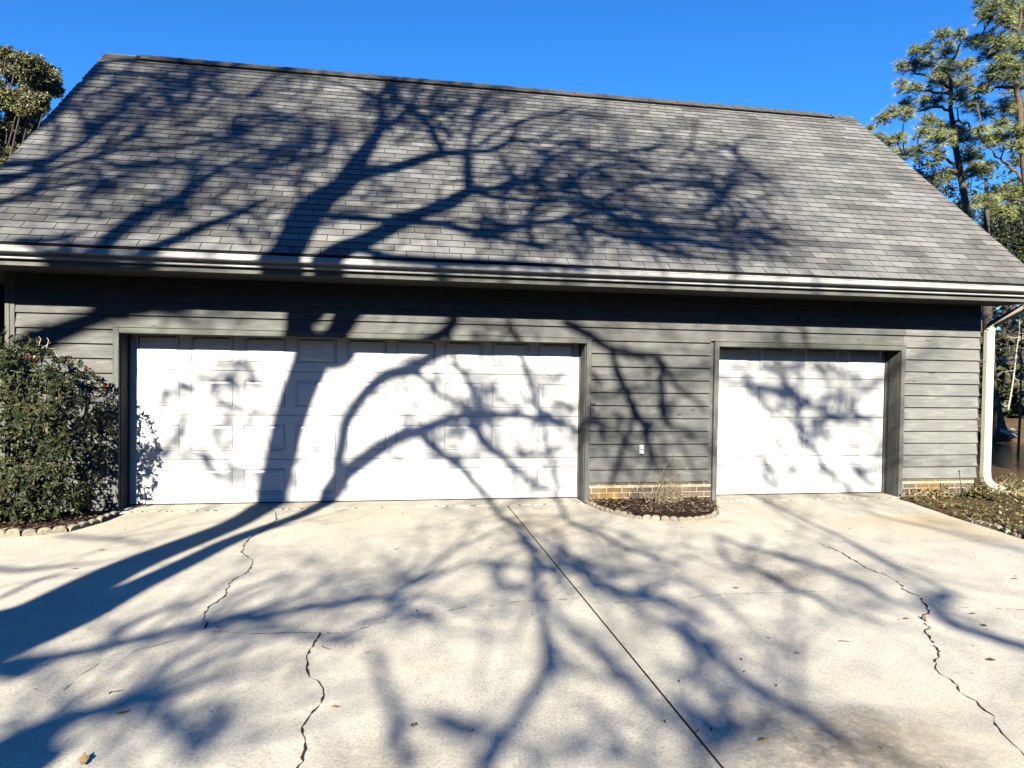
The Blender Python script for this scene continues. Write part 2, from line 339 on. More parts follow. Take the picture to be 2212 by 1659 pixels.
crack(t7([(1330,775),(1500,785),(1730,795),(1900,785),(2070,785)])+t8([(0,785),(120,765),(260,720),(400,690),(520,685),(650,645),(830,615),(1000,605),(1140,580),(1300,580),(1460,565),(1560,560)]), .0032, 2, .008, gaps=.12)
crack(t8([(1600,590),(1860,590),(2000,575)])+t9([(0,570),(150,545),(450,525),(650,525),(850,520),(1150,505)]), .0028, 3, .008, gaps=.25)
crack(t7([(1330,775),(1200,815),(1050,860),(850,905),(690,940),(600,1010),(480,1095),(420,1160)]), .0026, 4, .007, gaps=.2)
crack(t7([(2070,785),(2050,840),(2010,900),(1980,950),(1985,990),(2000,1040),(2010,1075),(2050,1100),(2080,1150),(2095,1185),(2065,1240),(2030,1300),(1990,1350),(1955,1400),(1975,1490),(1970,1570),(1960,1620),(1930,1665),(1900,1740)]), .0058, 5, .007)
crack(t9([(880,205),(1020,255),(1100,310),(1150,330),(1170,355),(1250,390),(1285,400),(1320,410),(1425,475),(1425,500),(1520,545),(1575,595),(1600,640),(1560,680),(1585,755),(1565,770),(1610,810),(1645,890),(1655,940),(1635,965),(1650,990),(1628,1015),(1700,1070),(1785,1130),(1830,1190),(1900,1235),(1960,1290),(2025,1350),(2015,1380),(2080,1440),(2130,1500),(2212,1570),(2300,1640)]), .007, 6, .012, gaps=.1)
crack(t9([(1580,590),(1800,617),(2000,625),(2212,635),(2400,650)]), .0025, 7, .007, gaps=.45)
crack(t7([(1060,215),(1300,225),(1560,245)]), .002, 8, .002); crack(t8([(1300,185),(1480,150),(1700,110),(1880,48)]), .002, 9, .002); crack(t9([(1000,195),(1500,190),(2212,185)]), .0022, 10, .005, gaps=.3)

# ================================================================== GARAGE
G = link('garage', None, label='grey wood sided garage with shingle roof and two white doors', cat='garage', loc=(0,0,0))
# body behind the boards: side, back and gable walls with the door openings left free
b = MB(); GY = 7.30
b.box(-1.15, 0.0, .02, .20, -.1, 2.66); b.box(5.417, 7.20, .02, .20, .25, 2.66); b.box(9.86, 11.09, .02, .20, .25, 2.66); b.box(0.0, 5.417, .02, .20, 2.03, 2.66); b.box(7.20, 9.86, .02, .20, 2.03, 2.66)
b.box(5.417, 7.20, .06, .20, -.1, .25); b.box(9.86, 11.09, .06, .20, -.1, .25)
for x0, x1 in ((-1.15, -1.0), (10.94, 11.09)):
    b.add([(x0,.2,-.1),(x0,GY-.9,-.1),(x0,GY-.9,2.6),(x0,RY,6.2),(x0,.2,2.6),(x1,.2,-.1),(x1,GY-.9,-.1),(x1,GY-.9,2.6),(x1,RY,6.2),(x1,.2,2.6)],
          [(0,1,2,3,4),(9,8,7,6,5),(0,5,6,1),(1,6,7,2),(2,7,8,3),(3,8,9,4),(4,9,5,0)])
b.box(-1.0, 10.94, GY-1.0, GY-.9, -.1, 2.6)
wall = b.obj('wall', SIDE, G)
LH, Z0 = .1638, .25
def lap(x0, x1, z, top=None, mat=SIDE, bot=None):
    zt = min(z+LH+.02, top) if top else z+LH+.02; zb = bot if bot is not None else z
    j = R.uniform(-.002, .002); f = (zt-z)/(LH+.02)
    y0 = -.024+j; yb = -.024+.034*((zb-z)/(LH+.02)) if zb > z else y0
    poly = [(yb, zb), (.018, zb), (.018, zt), (-.024+.034*f+j*.3, zt)]
    return MB().prof(poly, x0, x1).obj('siding_board', mat, wall)
for k in range(15):
    z = Z0+k*LH
    if z > 2.62: break
    top = 2.652 if z+LH+.02 > 2.652 else None
    if z+LH < 2.07:
        lap(-1.066, -.069, z, top); lap(5.482, 7.089, z, top); lap(9.915, 11.10, z, top, SIDE2)
    else:
        cuts = {11: [-1.066, -.069, 'x', 5.482, 7.089, 'x', 9.915, 11.10], 12: [-1.066, 2.35, 6.95, 9.93, 11.10], 13: [-1.066, 4.1, 6.62, 9.93, 11.10], 14: [-1.066, 3.2, 8.3, 11.10]}
        if k == 11:
            for x0, x1 in ((-1.066,-.069),(5.482,7.089),(9.915,11.10)): lap(x0, x1, z, top, SIDE2 if x0 > 9 else SIDE)
            lap(-.069, 5.482, z, top, bot=2.079); lap(7.089, 9.915, z, top, bot=2.075)
        else:
            c = cuts.get(k, cuts[14])
            for i in range(len(c)-1): lap(c[i]+.0015, c[i+1]-.0015, z, top, SIDE2 if c[i] > 9 else SIDE)
for k in range(3):                                        # courses that run down beside the shrub
    z = Z0-(k+1)*LH*.999
    if z > -.3: lap(-1.066, -.069, z)
# vertical corner boards
bevel(MB().box(-1.163, -1.118, -.032, .05, -.10, 2.652).obj('corner_board', TRIM, G), .003); bevel(MB().box(-1.116, -1.068, -.026, .05, -.10, 2.651).obj('corner_board', TRIM, G), .003)
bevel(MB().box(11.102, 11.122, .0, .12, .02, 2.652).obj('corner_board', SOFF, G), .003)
# casings and jambs round the two door openings
def opening(x0, x1, ztop, jl, jr):
    h = ztop; w = .062
    bevel(MB().box(x0-w, x0, -.036, .018, -.006, h+.066).obj('door_casing', TRIM, G), .004)
    bevel(MB().box(x1, x1+w, -.036, .018, -.006, h+.066).obj('door_casing', TRIM, G), .004)
    bevel(MB().box(x0+.001, x1-.001, -.035, .018, h, h+.065).obj('door_casing', TRIMH, G), .004)
    MB().box(x0-w-.006, x1+w+.006, -.046, .010, h+.067, h+.076).obj('drip_edge', TRIMH, G)
    for xa, xb in ((x0-.03, x0+.001), (x1-.001, x1+.03)):
        bevel(MB().box(xa, xb, .019, .155, 0.004, h+.02).obj('door_jamb', TRIM, G), .003)
        bevel(MB().box(xa-.0 if xa < x0 else xa+.006, xb-.006 if xa < x0 else xb, .157, .277, 0.004, h+.02).obj('door_jamb', TRIM, G), .003)
    bevel(MB().box(x0+.002, x1-.002, .019, .272, h+.001, h+.03).obj('door_jamb', TRIM, G), .003)
    for xa, xb in ((x0, x0+.012), (x1-.012, x1)):
        MB().box(xa, xb, .255, .276, .006, h).obj('weather_strip', TRIM, G)
opening(-.008, 5.424, 2.008, 0, 0); opening(7.205, 9.862, 2.004, 0, 0)
# sectional garage doors with raised panels
def panel_mesh(pw, ph):
    b = MB(); xs = [0, .007, .016, .025, .047]; ns = [.0016, -.007, -.0003, -.0003, -.0065]
    rings = [[(d, d), (pw-d, d), (pw-d, ph-d), (d, ph-d)] for d in xs]
    vs = [(x, y, z) for r_, y in zip(rings, ns) for x, z in r_]
    fs = [(i*4+k, i*4+(k+1) % 4, (i+1)*4+(k+1) % 4, (i+1)*4+k) for i in range(len(xs)-1) for k in range(4)]
    fs.append((16, 17, 18, 19)); b.add(vs, fs); return b.mesh('raised_panel', DOOR)
def garage_door(x0, wd, ncol, label):
    D = MB().box(x0+.001, x0+wd-.001, .295, .325, .004, 2.13).obj('garage_door', DOOR, G, label=label)
    sec, cw = .5334, wd/ncol; pm = panel_mesh(cw*.80, .315)
    for i in range(4):
        z0 = i*sec+(.016 if i == 0 else .0025); z1 = (i+1)*sec-.0025
        bevel(MB().box(x0, x0+wd, .280+R.uniform(-.0012, .0012), .2945, z0, z1).obj('section', DOOR, D), .0045, 2)
        for c_ in range(ncol):
            link('raised_panel', pm, D, loc=(x0+c_*cw+cw*.10, .2786, i*sec+.109))
    MB().box(x0+.004, x0+wd-.004, .283, .30, .0045, .0155).obj('bottom_seal', BLACK, D)
    return D
garage_door(.004, 5.408, 9, 'wide white door with nine columns of raised panels'); garage_door(7.217, 2.633, 4, 'narrow white door with four columns of raised panels')
# brick foundation
def bricks(x0, x1, seed):
    rr = random.Random(seed); F = MB().box(x0, x1, .008, .058, -.06, .246).obj('foundation', MORT, G)
    for k in range(5):
        zb = .2485-.0667*(k+1)+.004 if k else .2485-.045
        zt = .2485-.0667*k-.0065 if k else .2455
        if k == 0: zb = .2485-.0667+.0285
        x = x0-.2032*((.5 if k % 2 else 0)+.3); 
        while x < x1:
            a0, a1 = max(x, x0)+.0004, min(x+.193, x1)-.0004
            if a1-a0 > .02:
                j = rr.uniform(-.002, .002)
                bevel(MB().box(a0, a1, j, .0075, zb, zt).obj('brick', BRICK, F), .003)
            x += .2032
bricks(5.487, 7.14, 3); bricks(9.93, 11.085, 4)
# double outlet cover on the siding
oc = bevel(MB().box(6.138, 6.199, -.040, -.004, .608, .729).obj('outlet_box', METAL, G), .004)
for z in (.615, .674):
    bevel(MB().add([(6.144,-.042,z),(6.193,-.042,z),(6.193,-.042,z+.05),(6.144,-.042,z+.05),(6.144,-.060,z),(6.193,-.060,z),(6.193,-.047,z+.05),(6.144,-.047,z+.05)],
        [(4,5,6,7),(0,4,7,3),(1,2,6,5),(0,1,5,4),(3,7,6,2)]).obj('flip_cover', METAL, oc), .003)
# eaves: soffit, fascia, gutter, downspout
MB().box(XL+.02, XR-.02, -.628, .018, 2.654, 2.67).obj('soffit', SOFF, G)
MB().box(XL+.01, XR-.01, -.651, -.63, 2.645, 2.80).obj('fascia', TRIMH, G)
gp = [(-.653,2.815),(-.653,2.706),(-.694,2.706),(-.700,2.712),(-.702,2.742),(-.712,2.748),(-.758,2.760),(-.772,2.764),(-.779,2.771),(-.780,2.778),(-.780,2.812),(-.785,2.815),(-.785,2.827),(-.770,2.827),(-.770,2.822)]
gi = [(y+(.0015 if i > 1 else -.0015), z+.0015) for i, (y, z) in enumerate(gp)]
gut = MB(); gut.prof(gp, XL-.02, XR+.01, closed=False); gut.prof(list(reversed(gi)), XL-.02, XR+.01, closed=False)
gut.add([(XR+.010, y, z) for y, z in gp[:13]], [tuple(range(13))]); gut.add([(XL-.02, y, z) for y, z in gp[:13]], [tuple(reversed(range(13)))])
GU = gut.obj('gutter', GUT, G)
for x in (1.9, 4.95, 8.0): MB().prof([(y-.0022, z-.0008) for y, z in gp[2:12]], x, x+.05, closed=False).obj('seam', GUT, GU)
def recttube(path, w, d, ref=Vector((1,0,0)), rib=None):
    b = MB(); o = 0; P = [Vector(p) for p in path]
    for i, p in enumerate(P):
        t = (P[min(i+1, len(P)-1)]-P[max(i-1, 0)]).normalized(); a_ = (ref-t*ref.dot(t)).normalized(); c_ = t.cross(a_)
        s_ = 1.0 if not rib else (1.05 if i % 2 else .96)
        b.v += [tuple(p+a_*x*w*.5*s_+c_*y*d*.5*s_) for x, y in ((-1,-.8),(-.8,-1),(.8,-1),(1,-.8),(1,.8),(.8,1),(-.8,1),(-1,.8))]
    for i in range(len(P)-1):
        for k in range(8): b.f.append((i*8+k, i*8+(k+1) % 8, (i+1)*8+(k+1) % 8, (i+1)*8+k)); b.m.append(0)
    return b
def bez(p0, p1, p2, n=9):
    p0, p1, p2 = Vector(p0), Vector(p1), Vector(p2); return [p0*(1-t)**2+p1*2*t*(1-t)+p2*t*t for t in [i/n for i in range(n+1)]]
DX = 11.185
DS = recttube([(DX,-.075,2.27),(DX,-.075,.30)], .115, .08).obj('downspout', SPOUT, G)
recttube([(DX,-.075,1.905),(DX,-.075,1.875)], .121, .086).obj('strap', SPOUT, DS); recttube([(DX,-.075,.335),(DX,-.075,.30)], .121, .086).obj('strap', SPOUT, DS)
recttube(bez((DX,-.075,2.25),(DX,-.08,2.37),(DX+.005,-.16,2.41), 8), .112, .078, rib=1).obj('elbow', SPOUT, DS)
recttube([(DX+.005,-.14,2.403),(DX+.05,-.60,2.60)], .108, .075).obj('offset_pipe', SPOUT, DS)
recttube(bez((DX+.048,-.58,2.59),(DX+.06,-.71,2.62),(DX+.06,-.72,2.74), 12), .112, .078, rib=1).obj('elbow', SPOUT, DS)
recttube(bez((DX,-.075,.31),(DX,-.08,.16),(DX+.11,-.14,.12), 9)+bez((DX+.11,-.14,.12),(DX+.22,-.20,.085),(DX+.26,-.24,-.05), 9)[1:], .115, .085, rib=1).obj('elbow', SPOUT, DS)
# roof: deck, shingle tabs, ridge
b = MB()
def rp(x, s, n=0.0): return Vector((x, EY, EZ))+SD*s+SN*n+Vector((0,0,0))
TH = .03
def rb(x, s, n):                                        # the back slope, mirrored about the ridge
    p = rp(x, s, n); return Vector((p.x, 2*RY-p.y, p.z))
b.add([rp(XL+.012,.03,-.004),rp(XR-.012,.03,-.004),rp(XR-.012,SL,-.004),rp(XL+.012,SL,-.004),rp(XL+.012,.03,-.03),rp(XR-.012,.03,-.03),rp(XR-.012,SL,-.03),rp(XL+.012,SL,-.03)],
      [(0,1,2,3),(7,6,5,4),(0,4,5,1),(1,5,6,2),(3,7,4,0)])
b.add([rb(XL,.03,.004),rb(XR,.03,.004),rb(XR,SL,.004),rb(XL,SL,.004),rb(XL,.03,-.03),rb(XR,.03,-.03),rb(XR,SL,-.03),rb(XL,SL,-.03)],
      [(3,2,1,0),(4,5,6,7),(1,5,4,0),(2,6,5,1),(0,4,7,3)])
ROOF = b.obj('roof', VENT, G)
for x0, x1 in ((XL+.012, XL+.034), (XR-.034, XR-.012)):   # rake boards
    MB().add([rp(x0,.06,-.032),rp(x1,.06,-.032),rp(x1,SL,-.032),rp(x0,SL,-.032),rp(x0,.06,-.20),rp(x1,.06,-.20),rp(x1,SL-.0,-.20),rp(x0,SL,-.20)],
      [(0,1,2,3),(7,6,5,4),(0,4,5,1),(1,5,6,2),(3,7,4,0),(2,6,7,3)]).obj('rake_board', TRIMH, G)
TW, TE = .305, .1345
def tab(wd, j=0):
    lo, hi, t0 = .0145, .0035, .0085
    vs = [(0,0,lo-t0),(wd,j,lo-t0),(wd,TE+.02,hi-.003),(0,TE+.02,hi-.003),(0,0,lo),(wd,j,lo),(wd,TE+.02,hi),(0,TE+.02,hi)]
    return vs, [(4,5,6,7)], [(0,1,5,4),(1,2,6,5),(3,0,4,7)]
frame = Matrix(((1,0,0,0),(0,SD.y,SN.y,0),(0,SD.z,SN.z,0),(0,0,0,1)))
tabs = []; s0 = .045; ncourse = int((SL-s0-.03)/TE)+1
for k in range(ncourse):
    s_ = s0+k*TE; off = (k*.127+R.uniform(-.008, .008)) % TW; x = XL-off; i = 0
    drift = R.uniform(-.004, .004); n3 = R.randint(0, 2); shade = R.uniform(.3, .6)
    while x < XR:
        if (i+n3) % 3 == 0: shade = min(1, max(0, R.gauss(.45, .26)))
        a0, a1 = max(x, XL), min(x+TW, XR)
        if a1-a0 > .03: tabs.append((a0, a1, s_+drift+R.uniform(-.003, .003), min(1, max(0, shade+R.gauss(0, .2))), k))
        x += TW; i += 1
def proj_area(t):
    p = rp(t[0]+.15, t[2]+.07)-CAM; z = p.dot(_d)
    if z < .1: return 0
    u, v = p.dot(_r2)/z*FPX+IW/2, IH/2-p.dot(_u2)/z*FPX
    return 0 if not (10 < u < IW-10 and v > 0) or t[1]-t[0] < .3 else 1/(z*z)*abs(p.normalized().dot(SN))
order = sorted(range(len(tabs)), key=lambda i: -proj_area(tabs[i])); top = set(order[:300])
variants = {}
stuff = MB()
for i, (a0, a1, s_, sh, k) in enumerate(tabs):
    if i in top:
        key = (round(sh*16)/16, R.choice((-.002, 0, .002)))
        if key not in variants:
            vs, fs, es = tab(TW-.008, key[1]); mb = MB().add(vs, fs, 0, key[0]); mb.f += es; mb.m += [1]*3; variants[key] = mb.mesh('shingle', [SHIN, ASPH])
        o = link('shingle', variants[key], ROOF); o.matrix_local = Matrix.Translation(rp(a0+.003, s_)) @ frame
    else:
        vs, fs, es = tab(a1-a0-.008, R.uniform(-.003, .003)); o_ = len(stuff.v); stuff.add([rp(a0+.004+x, s_+y, z) for x, y, z in vs], fs, 0, sh); stuff.f += [tuple(q+o_ for q in e) for e in es]; stuff.m += [1]*3
stuff.obj('shingles', [SHIN, ASPH], ROOF, kind='stuff')
def cap(x, lift, L=.32):
    b = MB(); w_ = .16; jl = R.uniform(-.004, .004)
    for s1 in (1, -1):
        f = (lambda xx, d, n: rp(xx, SL-d, n)) if s1 == 1 else (lambda xx, d, n: rb(xx, SL-d, n))
        b.add([f(x,0,lift+.016),f(x+L,0,lift+.006),f(x+L,w_+jl,lift+.006),f(x,w_+jl,lift+.016),f(x,0,lift+.008),f(x+L,0,lift),f(x+L,w_+jl,lift),f(x,w_+jl,lift+.008)],
              [(0,1,2,3),(3,2,6,7),(0,3,7,4),(1,5,6,2)] if s1 == 1 else [(3,2,1,0),(7,6,2,3),(4,7,3,0),(2,6,5,1)])
    return b.obj('ridge_cap', CAPM, ROOF)
VX0, VX1 = -.93, 10.90
b = MB()
for s1 in (1, -1):
    f = (lambda xx, d, n: rp(xx, SL-d, n)) if s1 == 1 else (lambda xx, d, n: rb(xx, SL-d, n))
    b.add([f(VX0,0,.008),f(VX1,0,.008),f(VX1,.145,.008),f(VX0,.145,.008),f(VX0,0,.040),f(VX1,0,.040),f(VX1,.145,.040),f(VX0,.145,.040)],
          [(4,5,6,7),(3,2,6,7),(0,3,7,4),(1,5,6,2)])
b.obj('ridge_vent', VENT, ROOF)
x = XR-.32
while x > XL-.05:
    xx = max(x, XL); lift = .042 if VX0-.02 < xx and xx+.28 < VX1+.05 else .010
    cap(xx, lift); x -= .265
#@@TREES

# ================================================================== BARE TREES BEHIND THE CAMERA (their shadows cross roof, doors and drive)
HV = Vector((SUNV.x, SUNV.y, 0)).normalized(); HL = math.hypot(SUNV.x, SUNV.y)
def place(t):                                            # photo tile point on whichever surface carries the shadow
    n, x, y = t[:3]; s_ = t[3] if len(t) > 3 and isinstance(t[3], str) else None
    if s_ == 'w': return onY(n, x, y, -.01)
    if s_ == 'd': return onY(n, x, y, .28)
    if s_ == 'r' or n <= 3: return onRoof(n, x, y)
    if n >= 7: return onZ(n, x, y)
    return onY(n, x, y, .28)
def lift(p, base, depth):                                # up the sun ray to the tree's own place
    t = ((p-base).dot(HV)-depth)/HL; return p - SUNV*t
def smooth(pts, rad, n=4):
    out = []; ro = []
    for i in range(len(pts)-1):
        p0, p1, p2, p3 = pts[max(i-1, 0)], pts[i], pts[i+1], pts[min(i+2, len(pts)-1)]
        for k in range(n):
            t = k/n; out.append(.5*((2*p1)+(p2-p0)*t+(2*p0-5*p1+4*p2-p3)*t*t+(3*p1-p0-3*p2+p3)*t**3)); ro.append(rad[i]*(1-t)+rad[i+1]*t)
    return out+[pts[-1]], ro+[rad[-1]]
class ShadowTree:
    def __init__(s, base, seed, label, name='bare_tree'):
        s.base = Vector(base); s.r = random.Random(seed); s.twigs = MB(); s.nt = 0
        s.o = link(name, None, label=label, cat='tree', group='bare trees behind the driveway', loc=(0,0,0))
    def limb(s, trace, rads, d0=0.0, d1=None, name='branch', start=None, twigs=1.0, tl=.9, taper=True):
        n = len(trace); d1 = d0+s.r.uniform(-.9, .5) if d1 is None else d1; d1 = min(d1, .5)
        P = [lift(place(t), s.base, d0+(d1-d0)*i/max(1, n-1)) for i, t in enumerate(trace)]
        if not isinstance(rads, (list, tuple)): rads = [rads, rads*.45]
        if len(rads) != n:
            m = len(rads); rads = [rads[min(int(q), m-1)]*(1-(q-int(q)))+rads[min(int(q)+1, m-1)]*(q-int(q)) for q in [i*(m-1)/max(1, n-1) for i in range(n)]]
        rads = [q*(1.4 if (t[0] <= 3 or 'r' in t[3:]) else 1.18 if t[0] < 7 else 1.0) for q, t in zip(rads, trace)]
        if start is not None: P.insert(0, Vector(start)); rads.insert(0, rads[0]*1.1)
        if n == 1 and start is None: return P
        Q, ro = smooth(P, rads)
        mb = MB().tube(Q, ro, 8 if max(rads) > .05 else 6); mb.obj(name, BARK, s.o, smooth=True)
        if twigs > 0:
            L = sum((Q[i+1]-Q[i]).length for i in range(len(Q)-1)); k = int(L*3.6*twigs)
            for _ in range(k):
                i = s.r.randrange(len(Q)//4, len(Q)); t = (Q[min(i+1, len(Q)-1)]-Q[max(i-1, 0)]).normalized()
                s.twig(Q[i], t, min(ro[i]*.6, s.r.uniform(.009, .024)), tl*s.r.uniform(.6, 1.9))
        return P
    def twig(s, p, t, r, L, gen=0):
        d = (t*.7 + Vector((s.r.gauss(0, .6), s.r.gauss(0, .45), s.r.gauss(.15, .55)))).normalized(); pts = [p]; n = 4
        for i in range(n):
            d = (d+Vector((s.r.gauss(0, .22), s.r.gauss(0, .22), s.r.gauss(.03, .22)))).normalized(); pts.append(pts[-1]+d*L/n)
        if max(q.y for q in pts) > -8.9 and max(q.x for q in pts) > -2.2: return
        s.twigs.tube(pts, [r*(1-.75*i/n) for i in range(n+1)], 4, cap=False); s.nt += 1
        if gen < 2 and r > .005:
            for _ in range(s.r.choice((1, 2, 2, 3))):
                i = s.r.randint(1, n); s.twig(pts[i], d, r*.6, L*s.r.uniform(.4, .8), gen+1)
    def done(s):
        if s.twigs.v: s.twigs.obj('twigs', BARK, s.o, kind='stuff')
def crown_fill(T, regions, n, seed, back=0.0):                      # many thinner boughs filling the crown
    rr = random.Random(seed)
    for i in range(n):
        t, x0, x1, y0, y1, dx, dy, ln = rr.choice(regions); x, y = rr.uniform(x0, x1), rr.uniform(y0, y1); L = ln*rr.uniform(.5, 1.3); a_ = rr.gauss(0, .55); c_, s_ = math.cos(a_), math.sin(a_); ux, uy = dx*c_-dy*s_, dx*s_+dy*c_
        pts = [(t, x, y)]
        for k in range(3): q = rr.gauss(0, .35); ux, uy = ux*math.cos(q)-uy*math.sin(q), ux*math.sin(q)+uy*math.cos(q); x += ux*L/3; y += uy*L/3*.7; pts.append((t, x, y) if t != 5.5 else (5, x, y, 'w'))
        pts = [((5,)+p[1:]+('w',)) if p[0] == 5.5 else p for p in pts]; r_ = rr.uniform(.014, .034)
        d = rr.uniform(-1.6, .4)+back; r_ *= 1.5 if back else 1; T.limb(pts, [r_, r_*.8, r_*.6, r_*.35], d, d+rr.uniform(-.6, .3), 'branch', twigs=.9, tl=.7)
TB = (-1.05, -9.6, 0)
T1 = ShadowTree(TB, 5, 'large bare forked hardwood tree whose trunk shadow climbs the wide door')
A = [(7,150,690),(7,800,365),(7,1250,185),(7,1500,85),(7,1640,10),(4,1755,1600),(4,1800,1400),(4,1850,1180),(4,1910,960),(4,1960,820),(4,2010,700),(4,2030,600)]
# shared foot of the two stems
p0 = lift(place((7,150,700)), T1.base, 0); q0, r0 = smooth([Vector(TB)-Vector((0,0,.3)), Vector(TB)+Vector((.02,0,.5)), Vector(TB).lerp(p0, .6), p0], [.62, .46, .37, .33])
MB().tube(q0, r0, 14).obj('trunk', BARK, T1.o, smooth=True)
T1.limb(A, [.22,.20,.18,.165,.16,.16,.16,.165,.17,.175,.185,.19], 0, -.1, 'trunk', start=Vector(TB).lerp(p0, .75), twigs=.2)
Bt = [(7,250,790),(7,800,520),(7,1200,330),(7,1500,185),(7,1800,75),(7,1960,15),(4,2120,1590),(4,2170,1500),(5,0,1435)]
T1.limb(Bt, [.17,.14,.12,.11,.10,.10,.10,.10,.10], .15, .3, 'limb', start=Vector(TB).lerp(p0, .7), twigs=.3)
L1 = T1.limb
# stem A above the eaves
L1([(4,2030,640),(4,1960,520,'w'),(4,1930,400,'w'),(1,1850,1650),(1,1960,1450),(1,2090,1290),(2,0,1210),(2,90,1080),(2,170,960),(2,250,840),(2,260,740),(2,250,650),(2,310,560)], [.14,.13,.13,.14,.15,.145,.13,.11,.09,.07,.05,.045,.03], -.1, -.4, 'limb', twigs=.5)
L1([(4,2030,660),(4,2150,560,'w'),(5,10,430,'w'),(2,20,1615),(2,150,1565),(2,300,1490),(2,420,1420),(2,560,1370),(2,700,1310),(2,840,1240),(2,960,1230),(2,1100,1200),(2,1250,1170)], [.12,.12,.12,.12,.11,.10,.095,.09,.085,.08,.06,.05,.04], -.1, .2, 'limb', twigs=.6)
L1([(2,250,650),(2,180,620),(2,80,570),(2,0,555),(1,2100,520),(1,1950,500)], [.04,.035,.03,.025,.02,.015], -.4)
L1([(2,265,840),(2,360,780),(2,430,720),(2,520,700),(2,620,690),(2,740,740)], [.06,.055,.05,.04,.03,.02], -.35)
L1([(2,430,720),(2,480,640),(2,540,580)], [.035,.03,.02], -.3); L1([(2,420,720),(2,380,650),(2,350,560)], [.03,.025,.018], -.3)
L1([(2,430,720),(2,560,800),(2,620,920),(2,660,1000)], [.05,.05,.05,.055], -.3); L1([(2,500,740),(2,620,790),(2,700,900)], [.04,.035,.02], -.3)
L1([(2,0,1210),(2,150,1130),(2,350,1090),(2,500,1040),(2,650,1000),(2,800,990),(2,960,980),(2,1060,940),(2,1120,870),(2,1150,810),(2,1270,765)], [.10,.095,.085,.08,.075,.065,.05,.04,.035,.03,.02], -.2, -.7, 'limb', twigs=.9)
L1([(2,820,980),(2,840,880),(2,880,740),(2,930,650),(2,965,600),(2,1000,540)], [.04,.038,.035,.03,.022,.015], -.5)
L1([(2,870,960),(2,980,880),(2,1100,820),(2,1180,780),(2,1400,740),(2,1520,700)], [.035,.03,.028,.025,.02,.014], -.5)
L1([(2,820,980),(2,820,1100),(2,830,1240)], [.05,.055,.06], -.4, .1)
L1([(2,960,980),(2,1100,920),(2,1300,920),(2,1500,930),(2,1700,900)], [.04,.034,.03,.024,.016], -.6)
L1([(2,1250,1170),(2,1350,1240),(2,1450,1210),(2,1560,1130),(2,1700,1080),(2,1950,1040)], [.04,.04,.04,.035,.028,.018], .2, twigs=1.8)
L1([(2,840,1240),(2,1050,1290),(2,1300,1310),(2,1500,1290),(2,1700,1380),(2,1900,1440),(2,2150,1500)], [.05,.045,.045,.045,.04,.035,.02], .1, twigs=1.8)
L1([(2,1100,1200),(2,1130,1150),(2,1060,1080),(2,1020,980)], [.035,.03,.025,.018], .1)
L1([(2,1350,1230),(2,1480,1250),(2,1650,1310),(2,1760,1400),(2,1860,1480)], [.04,.045,.045,.04,.025], .0, twigs=1.8)
L1([(1,2030,1370),(1,2130,1400),(2,0,1410),(2,200,1425),(2,420,1445),(2,650,1455),(2,850,1500),(2,1030,1500),(2,1200,1460),(2,1400,1430),(2,1600,1390),(2,1780,1350),(2,1960,1380),(2,2180,1400)], [.06,.06,.06,.058,.06,.058,.058,.06,.05,.042,.038,.033,.028,.018], -.1, -.6, 'limb', twigs=1.2)
L1([(2,1205,1460),(2,1230,1540),(2,1265,1590)], [.03,.035,.025], -.4); L1([(2,1210,1450),(2,1220,1370),(2,1300,1330)], [.03,.025,.02], -.4)
L1([(2,1400,1430),(2,1560,1460),(2,1700,1510),(2,1900,1560),(2,2150,1640),(6,300,40,'r')], [.045,.045,.045,.045,.04,.02], -.4, twigs=1.6)
L1([(2,850,1500),(2,1050,1550),(2,1250,1600),(2,1450,1630)], [.04,.035,.03,.02], -.4)
L1([(2,20,1600),(2,250,1650),(5,250,10,'r'),(5,600,35,'r'),(5,900,45,'r'),(5,1200,55,'r'),(5,1600,85,'r')], [.05,.055,.06,.06,.06,.05,.03], .1, twigs=.8)
L1([(2,1650,1310),(2,1900,1200),(2,2150,1180),(3,50,1200),(3,220,1240),(3,380,1330)], [.04,.035,.03,.026,.022,.014], -.2, twigs=2.2)
L1([(2,1760,1400),(2,2000,1450),(3,0,1480),(3,200,1500),(3,500,1540),(3,800,1580)], [.045,.04,.04,.032,.025,.014], -.2, twigs=2.2)
L1([(3,0,1380),(3,120,1370),(3,240,1290),(3,340,1150)], [.03,.03,.025,.015], -.4, twigs=2); L1([(2,1900,1560),(3,0,1560),(3,200,1600),(3,450,1640)], [.05,.06,.05,.02], -.3, twigs=2)
L1([(2,1500,930),(2,1750,1000),(2,2000,960),(3,0,960),(3,170,1000)], [.03,.03,.028,.024,.014], -.5, twigs=1.8); L1([(2,1400,740),(2,1700,760),(2,1950,760)], [.025,.022,.014], -.6, twigs=1.5)
# stem B on the doors and the wall between them
L1([(5,0,1435),(5,-20,1340),(5,5,1220),(5,25,1100),(5,75,1000),(5,150,900),(5,240,810),(5,330,760),(5,430,740),(5,500,705),(5,580,655),(5,640,520,'w'),(5,700,460,'w'),(5,745,400,'w')], [.075,.065,.06,.06,.06,.06,.065,.065,.07,.065,.06,.065,.06,.05], .3, .1, 'limb', twigs=.5)
L1([(5,470,760),(5,570,820),(5,640,900),(5,740,950),(5,820,1010)], [.035,.03,.03,.03,.03], .2)
L1([(5,0,1435),(5,130,1330),(5,260,1240),(5,380,1170),(5,500,1140),(5,600,1095),(5,700,1060),(5,800,1030),(5,900,1010),(5,1000,1030),(5,1150,1030),(5,1250,1050),(5,1400,1080),(5,1520,1130)], [.085,.08,.075,.07,.065,.06,.052,.05,.05,.045,.042,.036,.03,.026], .3, -.2, 'limb', twigs=.7)
